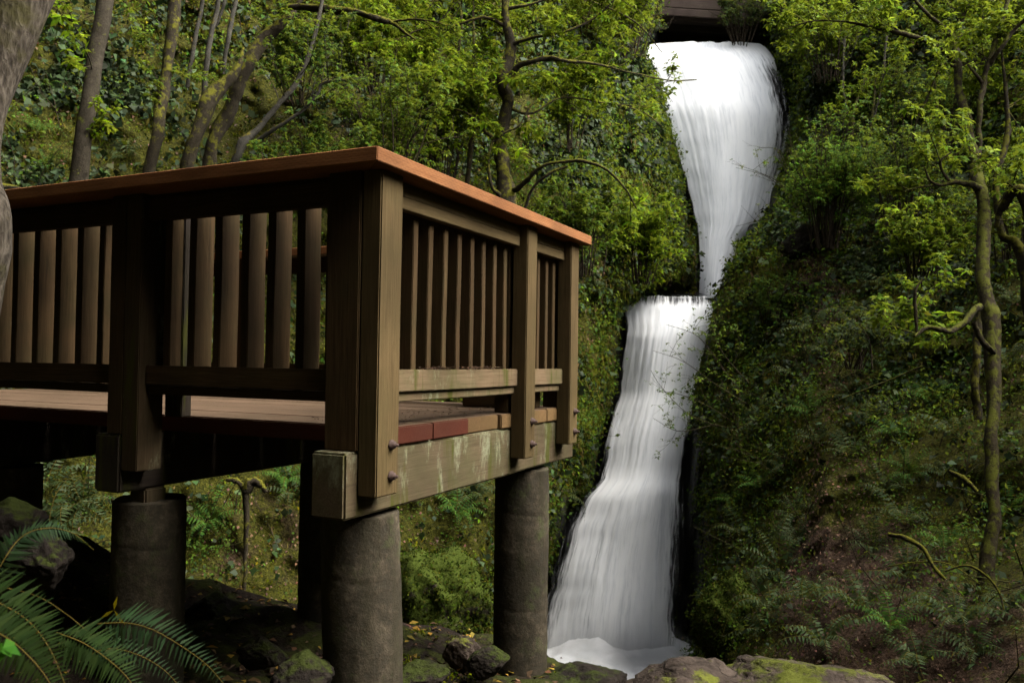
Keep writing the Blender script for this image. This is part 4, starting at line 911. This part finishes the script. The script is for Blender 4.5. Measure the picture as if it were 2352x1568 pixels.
for key, sites in fern_sites.items():
    for (x_, y_) in sites:
        k = int(rng.choice([0,0,1,1,2])); src = protos[k]
        if used[k]: o = src.copy(); COL.objects.link(o)
        else: o = src; used[k] = True
        P, Nn = hill_hit(x_, y_); ax = unit(Nn*.75+np.array([0,-.1,.9])); o.location = Vector(P+Nn*.04)
        q = Vector(ax).to_track_quat('Z', 'Y'); o.rotation_mode = 'QUATERNION'
        from mathutils import Quaternion
        o.rotation_quaternion = q @ Quaternion((0,0,1), rng.uniform(0,6.28)); s = rng.uniform(.7,1.25)*(1 if key != 'upper' else 1.2); o.scale = (s,s,s)
        if key == 'right':
            lr = 'on the slope close to the waterfall' if x_ < 1800 else ('in the middle of the right slope' if x_ < 2030 else ('left of the big mossy trunk' if x_ < 2260 else 'right of the big mossy trunk'))
            ud = 'high up' if y_ < 800 else ('half-way up' if y_ < 1020 else ('low down' if y_ < 1250 else 'at the bottom'))
            lb = f"{'light green fern' if k == 2 else ('broad dark fern' if k == 1 else 'dark fern')} {ud}, {lr}"
        elif key == 'left':
            lb = 'sword fern on the bank ' + ('left of the left column' if x_ < 300 else ('under the middle of the deck' if x_ < 800 else ('between the two right columns' if x_ < 1200 else 'right of the far column'))) + (', upper one' if y_ < 1150 else ', lower one')
        else: lb = 'dark sword fern ' + ('among the ivy near the top left corner' if x_ < 400 else ('on the cliff left of the upper waterfall' if x_ < 1500 else 'high right of the upper waterfall'))
        tag(o, lb, 'fern', labs[key][1])
for k in range(3):
    if not used[k]: bpy.data.objects.remove(protos[k])
# foreground ferns, lower left
def big_fern(fronds, label, base):
    b = at(*base); root = empty('sword_fern', tuple(b)); tag(root, label, 'fern', 'large sword ferns in the lower left corner')
    for (pts, ml, npn, up, kw) in fronds:
        G = Geo(); P = smooth_path([at(*p)-b for p in pts], 24)
        frond_geo(G, P, ml, npn, kw.pop('pal', FGR), up=up, **kw); o = G.obj('frond', M['fern'], root, False)
FGR = [(.022,.040,.012),(.030,.050,.015),(.017,.032,.009)]
FGD = [(.018,.036,.015),(.024,.044,.019)]
big_fern([
   ([(-60,1420,1.75),(0,1300,1.75),(50,1232,1.78),(110,1212,1.8),(170,1225,1.84),(215,1262,1.9)], .062, 44, (0,-.55,.8), dict(w=.15, droop=.1, pal=FGD)),
   ([(-120,1330,1.45),(0,1385,1.42),(70,1430,1.4),(120,1500,1.38),(160,1600,1.36)], .068, 40, (-.25,-.8,.6), dict(w=.16, droop=.05)),
   ([(-120,1400,1.35),(0,1455,1.33),(60,1500,1.31),(110,1560,1.3),(150,1640,1.28)], .060, 38, (-.25,-.8,.6), dict(w=.16, droop=.05)),
   ([(-60,1330,1.6),(10,1348,1.6),(90,1370,1.6),(160,1415,1.6),(215,1462,1.6),(250,1500,1.6)], .002, 3, (0,-.5,.8), dict(w=.1, start=.9)),
 ], 'large sword fern filling the lower left corner with an arched frond above', (-110,1540,1.6))
big_fern([
   ([(130,1452,1.6),(190,1475,1.58),(250,1515,1.56),(300,1565,1.54),(340,1640,1.52)], .060, 34, (.1,-.8,.6), dict(w=.17, droop=.08)),
   ([(225,1432,1.75),(290,1430,1.73),(350,1445,1.71),(420,1485,1.69),(480,1530,1.67),(530,1590,1.65)], .062, 34, (.05,-.75,.65), dict(w=.15, droop=.12, pal=FGD)),
   ([(180,1520,1.8),(240,1490,1.8),(310,1500,1.8),(380,1540,1.8),(430,1600,1.8)], .05, 30, (.05,-.7,.7), dict(w=.15, droop=.12, pal=FGD)),
 ], 'spreading sword fern just left of the nearest big column', (130,1560,1.7))
# ------------------------------------------------------------------ boulders and small things on the near ground
def boulder(pos, size, label, seed, mat='boulder', name='boulder', group=None, cat='rock', sub=5, cut=.8):
    bm = bmesh.new(); bmesh.ops.create_icosphere(bm, subdivisions=sub, radius=1)
    for q in bm.verts:
        c = q.co.copy(); d = 1+.28*mn.noise(c*1.1+Vector((seed*3.1,0,0)))+.14*mn.noise(c*2.7+Vector((0,seed*2.3,0)))+.05*mn.noise(c*7)
        cc = c*d
        for kk in range(9):
            pn = Vector((math.sin(seed*3+kk*2.1), math.cos(seed*2+kk*1.3), math.sin(kk*1.7+seed)*.9)).normalized(); h = .72+.1*math.sin(kk*5+seed)
            e = cc.dot(pn)-h
            if e > 0: cc -= pn*e*cut
        cc += c*(.05*mn.fractal(c*4+Vector((seed,0,0)), .8, 2, 4)-.10*max(0, .12-abs(mn.noise(c*2.4+Vector((seed,3,0)))))/.12*.6)
        q.co = Vector((cc.x*size[0], cc.y*size[1], cc.z*size[2]))
    for f in bm.faces: f.smooth = True
    me = bpy.data.meshes.new(name); bm.to_mesh(me); bm.free(); me.materials.append(M[mat])
    o = bpy.data.objects.new(name, me); COL.objects.link(o); o.location = Vector(pos); o.rotation_euler.z = seed
    tag(o, label, cat, group)
    if mat == 'mossrock':
        vs = np.array([v.co for v in me.vertices]); nn = np.array([v.normal for v in me.vertices]); k = rng.integers(0, len(vs), 9000); C = vs[k]+rng.normal(0,.01,(9000,3))
        V, F = leaves(C, unit(nn[k]*.6+np.array([0,0,-.5])+rand_dirs(9000)*.7), unit(nn[k]+rand_dirs(9000)*.5), rng.uniform(.02,.05,9000), rng.uniform(.01,.025,9000))
        V2 = V; mo = mesh_np('moss', V2, F, None, M['moss'], o, tint=tints(9000, [(.026,.042,.005),(.040,.056,.007),(.016,.026,.004),(.050,.052,.009)], .3))
    return o
M['mossledge'] = rock_mat('moss_topped_rock', (0.0158,0.0115,0.0086), (0.0468,0.0346,0.0266), (0.0900,0.0684,0.0540), .18, (.036,.040,.005), .8, 2.5, True)
M['mossrock'] = rock_mat('moss_covered_rock', (.02,.016,.012), (.05,.04,.03), (.09,.07,.05), .9, (.022,.030,.004), .95, 2.5)
M['ledge'] = rock_mat('brown_ledge_rock', (0.0158,0.0115,0.0086), (0.0468,0.0346,0.0266), (0.0900,0.0684,0.0540), -.05, (.06,.065,.010), .8, 2.5, True)
boulder(at(1590,1620,3.9), (.42,.36,.20), 'brown fissured rock ledge at the bottom edge in front of the waterfall pool', 1, 'ledge')
boulder(at(1830,1600,3.9), (.48,.40,.20), 'broad brown rock topped with green moss at the bottom edge right of the pool', 2.2, 'mossledge')
boulder(at(1720,1650,3.4), (.40,.25,.16), 'low brown rock at the bottom edge in front of the moss-topped one', 3.1, 'ledge')
boulder(at(1990,1640,3.8), (.36,.3,.17), 'brown rock sloping down at the bottom edge, farthest right', 5.3, 'ledge')
boulder(at(1330,1590,4.5), (.34,.30,.14), 'low mossy green rock beside the foot of the far column', 4.2, 'boulder')
boulder(at(1070,1500,4.4), (.12,.10,.10), 'angular brown stone with a mossy top between the two right columns', 6.0, 'ledge')
boulder(at(1120,1520,4.2), (.12,.10,.09), 'small dark stone at the left foot of the far column', 7.0, 'boulder')
boulder(at(480,1420,4.9), (.22,.2,.16), 'large dark boulder in the shade behind the left column', 8.0, 'boulder')
boulder(at(20,1215,3.6), (.17,.17,.13), 'dark moss-covered boulder at the left edge under the deck', 9.0, 'boulder')
boulder(at(90,1290,2.8), (.12,.12,.10), 'rounded dark mossy stone under the arched fern frond', 10.0, 'boulder')
boulder(at(690,1560,3.0), (.16,.12,.09), 'flat brown stone left of the nearest column foot', 11.0, 'boulder')
boulder(at(600,1500,3.6), (.12,.10,.07), 'small brown stone on the dark ground under the deck', 12.0, 'boulder')
boulder(at(960,1560,3.6), (.14,.12,.08), 'brown stone right of the nearest column foot', 13.0, 'boulder')
boulder(at(1850,560,15.2), (.5,.5,.35), 'dark overhanging rock under the rounded bright bush', 14.0, 'boulder')
# big mossy rock bank between the columns
boulder(at(1000,1380,8.6), (.62,.5,.55), 'big bright green mossy rock seen between the two right columns', 15.0, 'mossrock', cut=.25)
boulder(at(1680,1440,9.2), (.35,.5,.55), 'tall mossy rock corner right of the waterfall base', 16.0, 'mossrock', cut=.4)
# snag under the deck
tree('snag', [[(562,1400,7.0,8),(563,1300,7.0,9),(566,1220,7.0,11),(563,1160,7.0,13),(562,1120,7,16)],[(562,1130,7,20),(575,1105,7,22),(600,1112,7,16),(612,1130,7,8)],[(562,1125,7,14),(545,1105,7,14),(520,1100,7,8)]], 'thin dead trunk with a moss-draped broken top under the deck', cat='dead tree', mat='mossbark', lump=.5)
# fallen mossy branches on the right slope
for lab, L in [('moss-covered branch lying across the lower right slope, left of the trunk', [(2040,1225,6.9,8.7),(2080,1235,6.8,12.4),(2120,1260,6.7,9.9),(2145,1300,6.6,8.7),(2170,1330,6.5,6.2)]),
   ('long thin mossy branch sagging below the trunk base', [(2170,1310,6.3,3.7),(2230,1300,6.2,5.0),(2290,1350,6.1,5.6),(2310,1420,6.0,3.1)]),
   ('mossy log stub half-way up the slope by the trunk', [(2180,1080,7.3,8.7),(2215,1100,7.2,13.6),(2245,1130,7.1,8.7)]),
   ('bare dark branch hanging over the middle of the right slope', [(2120,840,8.6,3.7),(2050,870,8.7,4.3),(1960,905,8.8,3.7),(1900,930,8.9,1.9)]),
   ('dark stick lodged at the right end of the lower waterfall lip', [(1672,648,17.2,4.3),(1655,665,17.3,4.3),(1640,686,17.4,2.5)]),
   ('brown stick lying on the leaf litter at the bottom right', [(2020,1590,5.2,4.3),(2080,1575,5.2,3.7),(2130,1560,5.2,2.5)]),
   ('thin curving mossy twig above the leaf litter on the right slope', [(2040,1300,6.8,2.5),(2110,1290,6.7,3.1),(2180,1295,6.6,3.1),(2250,1340,6.5,2.5)])]:
    tree('fallen_branch', [L], lab, cat='branch', mat='mossbark' if 'moss' in lab else 'darkbark', lump=.45, sides=7)
# yellowing leaf by the left column
G = Geo(); b = at(262,1400,2.4)
for dx, dz, L_ in ((-.05,-.03,.05),(.035,-.05,.055),(.01,.06,.04)):
    V, F = leaves(np.array([[0,0,0.]]), np.array([[dx,0,dz]]), np.array([[0,-1,.3]]), L_, .010); G.add(V, F, np.tile([[.16,.12,.012]], (4,1)))
o = G.obj('dead_frond', M['leaf'], None, False); o.location = b; tag(o, 'small yellowed dead frond hanging against the left column', 'leaf')
G = Geo(); clumps(G, [np.array([0,0,0])]*2, .018, [(.05,.14,.02)], 4, asp=.8); o = G.obj('seedling', M['leaf'], None, False); o.location = at(6,1488,1.15); tag(o, 'bright green round-leaved seedling at the lower left edge', 'plant')
# ------------------------------------------------------------------ ground cover
def W(f): return lambda x, y: f(x, y)*nofall(x, y, 14)*canyon(x, y)
IVY = DG
def w_ivy(x, y): return rk(x,y)*(1.3*blob(x,y,150,250,330,260)+.9*blob(x,y,1300,330,170,160)+.35*blob(x,y,1100,300,600,300)+.45*blob(x,y,2000,300,400,300)+.5*blob(x,y,2150,800,350,350)+.2)*patch(.8,1,.30,.62)
cover('ivy', 26000, W(w_ivy), .10, DG, M['ivy'], asp=.85, lift=(0,.16), label='dark green ivy and creepers covering the steep rock faces', clump=2, cspread=.05)
def w_fresh(x, y): return rk(x,y)*(1.0*blob(x,y,1150,300,330,320)+.9*blob(x,y,2050,350,330,300)+.5*blob(x,y,1700,800,100,260)+.25+.7*blob(x,y,1420,620,120,120)+.5*blob(x,y,2150,1150,250,200)+.5*blob(x,y,200,1180,150,90)+.4*blob(x,y,650,230,200,160))*patch(1.0,2,.40,.66)
cover('undergrowth', 20000, W(w_fresh), .065, FG+MG, M['leaf'], asp=.6, lift=(0,.28), label='fresh green small-leaved undergrowth on the slopes', clump=3, cspread=.07, hang=.1)
def w_moss(x, y): r, m, l, d = zones(x, y); return np.clip(m, 0, 1)**2*np.clip(1.1-r, 0, 1)*patch(1.3,3,.35,.6)
cover('moss', 42000, W(w_moss), .05, [(.052,.064,.006),(.078,.086,.009),(.032,.042,.005),(.10,.088,.011)], M['moss'], asp=.5, lift=(0,.05), label='yellow-green moss coating the banks beside the falls', clump=3, cspread=.03, hang=.9)
def w_olive(x, y): return rk(x,y)*(1.6*blob(x,y,1470,400,90,230)+.9*blob(x,y,1380,900,80,250)+.6*blob(x,y,1700,700,60,150)+.35*blob(x,y,1780,900,150,250)+.1)*patch(1.5,6,.35,.6)
cover('hanging_plants', 17000, W(w_olive), .09, [(.085,.085,.018),(.12,.10,.03),(.06,.08,.015),(.15,.11,.045)], M['leaf'], asp=.3, lift=(0,.12), label='olive and straw coloured hanging plants on the cliff beside the falls', clump=2, cspread=.04, hang=1.4)
def w_lit(x, y): r, m, l, d = zones(x, y); return (np.clip(l, 0, 1)**1.5)*np.clip(1-r,0,1)
cover('leaf_litter', 26000, W(w_lit), .045, [(.13,.075,.045),(.15,.092,.058),(.08,.045,.028),(.18,.115,.08)], M['litter'], asp=.75, lift=(0,.03), label='brown fallen leaves lying over the lower slopes', hang=.5, tilt=.9)
def w_herb(x, y): return rk(x,y)*(.8*blob(x,y,560,1230,260,120)+.6*blob(x,y,1350,1080,90,260)+.5*blob(x,y,1950,1000,400,350)+.5*blob(x,y,2000,1300,350,200)+.4*blob(x,y,1000,1250,130,120)+.1)*patch(1.8,4,.42,.62)
cover('herbs', 16000, W(w_herb), .042, FG, M['leaf'], asp=.7, lift=(.02,.16), label='small bright leaved herbs scattered on the lower banks', clump=3, cspread=.05, hang=0)
# fine bare twigs over the slopes
G = Geo(); P, Nn, _, _ = sample_hill(1500, W(lambda x, y: rk(x,y)*nofall(x,y,60)*(1-((x>1150)&(x<1330)&(y>1050)))*(1-((x>1540)&(x<1690)&(y>950)))*(.3+1.0*blob(x,y,1900,780,260,260)+.6*blob(x,y,2150,350,300,300)+.5*blob(x,y,650,300,300,200)+.4*blob(x,y,600,1200,250,130)+.4*blob(x,y,2100,1150,250,250))))
for p, n_ in zip(P, Nn):
    L = rng.uniform(.3,1.1); d = unit(n_*.5+rand_dirs(1)[0]*.8+np.array([0,0,.35])); e = unit(d+rand_dirs(1)[0]*.6)
    G.tube(np.array([p, p+d*L*.4, p+d*L*.5+e*L*.4]), np.array([.007,.005,.002]), 3)
o = G.obj('bare_twigs', M['twig']); tag(o, 'fine bare brown twigs poking out of the slopes', 'twigs', kind='stuff')
# near ground litter
n = 5200; X = rng.uniform(-3.6,3.2,n); Y = rng.uniform(1.2,5.3,n); Zg = ground_z(X, Y)
nzz = np.array([mn.fractal(Vector((a_*1.3, b_*1.3, 0)), .8, 2, 4)*.09+mn.fractal(Vector((a_*6, b_*6, 3)), .8, 2, 3)*.022 for a_, b_ in zip(X, Y)])
C = np.stack([X, Y, Zg+nzz+.012], -1); V, F = leaves(C, unit(rand_dirs(n)*np.array([1,1,.25])), unit(rand_dirs(n)*.4+np.array([0,0,1])), rng.uniform(.02,.07,n), rng.uniform(.012,.04,n))
o = mesh_np('ground_litter', V, F, None, M['litter'], tint=tints(n, [(.10,.055,.03),(.15,.09,.05),(.05,.03,.018),(.20,.13,.03)], .3)); tag(o, 'dead leaves and bark scraps on the dark ground under the platform', 'leaf litter', kind='stuff')
n = 9000; X = rng.uniform(-.6,1.9,n); Y = rng.uniform(4.0,5.2,n); keep = np.array([mn.noise(Vector((a_*2.2, b_*2.2, 1))) > -.02 for a_, b_ in zip(X, Y)]); X = X[keep]; Y = Y[keep]; n = len(X)
nzz = np.array([mn.fractal(Vector((a_*1.3, b_*1.3, 0)), .8, 2, 4)*.09+mn.fractal(Vector((a_*6, b_*6, 3)), .8, 2, 3)*.022 for a_, b_ in zip(X, Y)])
C = np.stack([X, Y, ground_z(X, Y)+nzz], -1); V, F = leaves(C, unit(rand_dirs(n)+np.array([0,0,.8])), rand_dirs(n), rng.uniform(.012,.03,n), rng.uniform(.006,.012,n))
o = mesh_np('moss_patch', V, F, None, M['moss'], tint=tints(n, [(.09,.11,.01),(.14,.15,.015),(.05,.07,.008)], .25)); tag(o, 'bright moss on the ground around the far column foot', 'moss', kind='stuff')

def plat_pt(u, v, z): c_, s_ = math.cos(ANG), math.sin(ANG); return np.stack([-u*c_-v*s_, -u*s_+v*c_, z], -1)
n = 900; u = np.concatenate([rng.normal(1.755,.012,300), rng.uniform(1.78,2.3,600)]); v = np.concatenate([rng.choice([2.98,3.3,3.02,3.5], 300)+rng.normal(0,.06,300), rng.uniform(2.75,4.4,600)])
z = np.concatenate([np.full(300, -.038)+rng.random(300)*.01, np.full(600, -.259)]); k = np.ones(n, bool); k[300:] = rng.random(600) < .5
C = plat_pt(u, v, z)[k]; m_ = len(C)
V, F = leaves(C, unit(rand_dirs(m_)*np.array([1,1,.15])), unit(rand_dirs(m_)*.4+np.array([0,0,1])), rng.uniform(.012,.035,m_), rng.uniform(.002,.006,m_))
o = mesh_np('needle_litter', V, F, None, M['litter'], tint=tints(m_, [(.08,.05,.03),(.12,.07,.04),(.05,.03,.02)], .25)); tag(o, 'brown needles and bud scales caught on the bottom rail and deck edge', 'needles', kind='stuff')
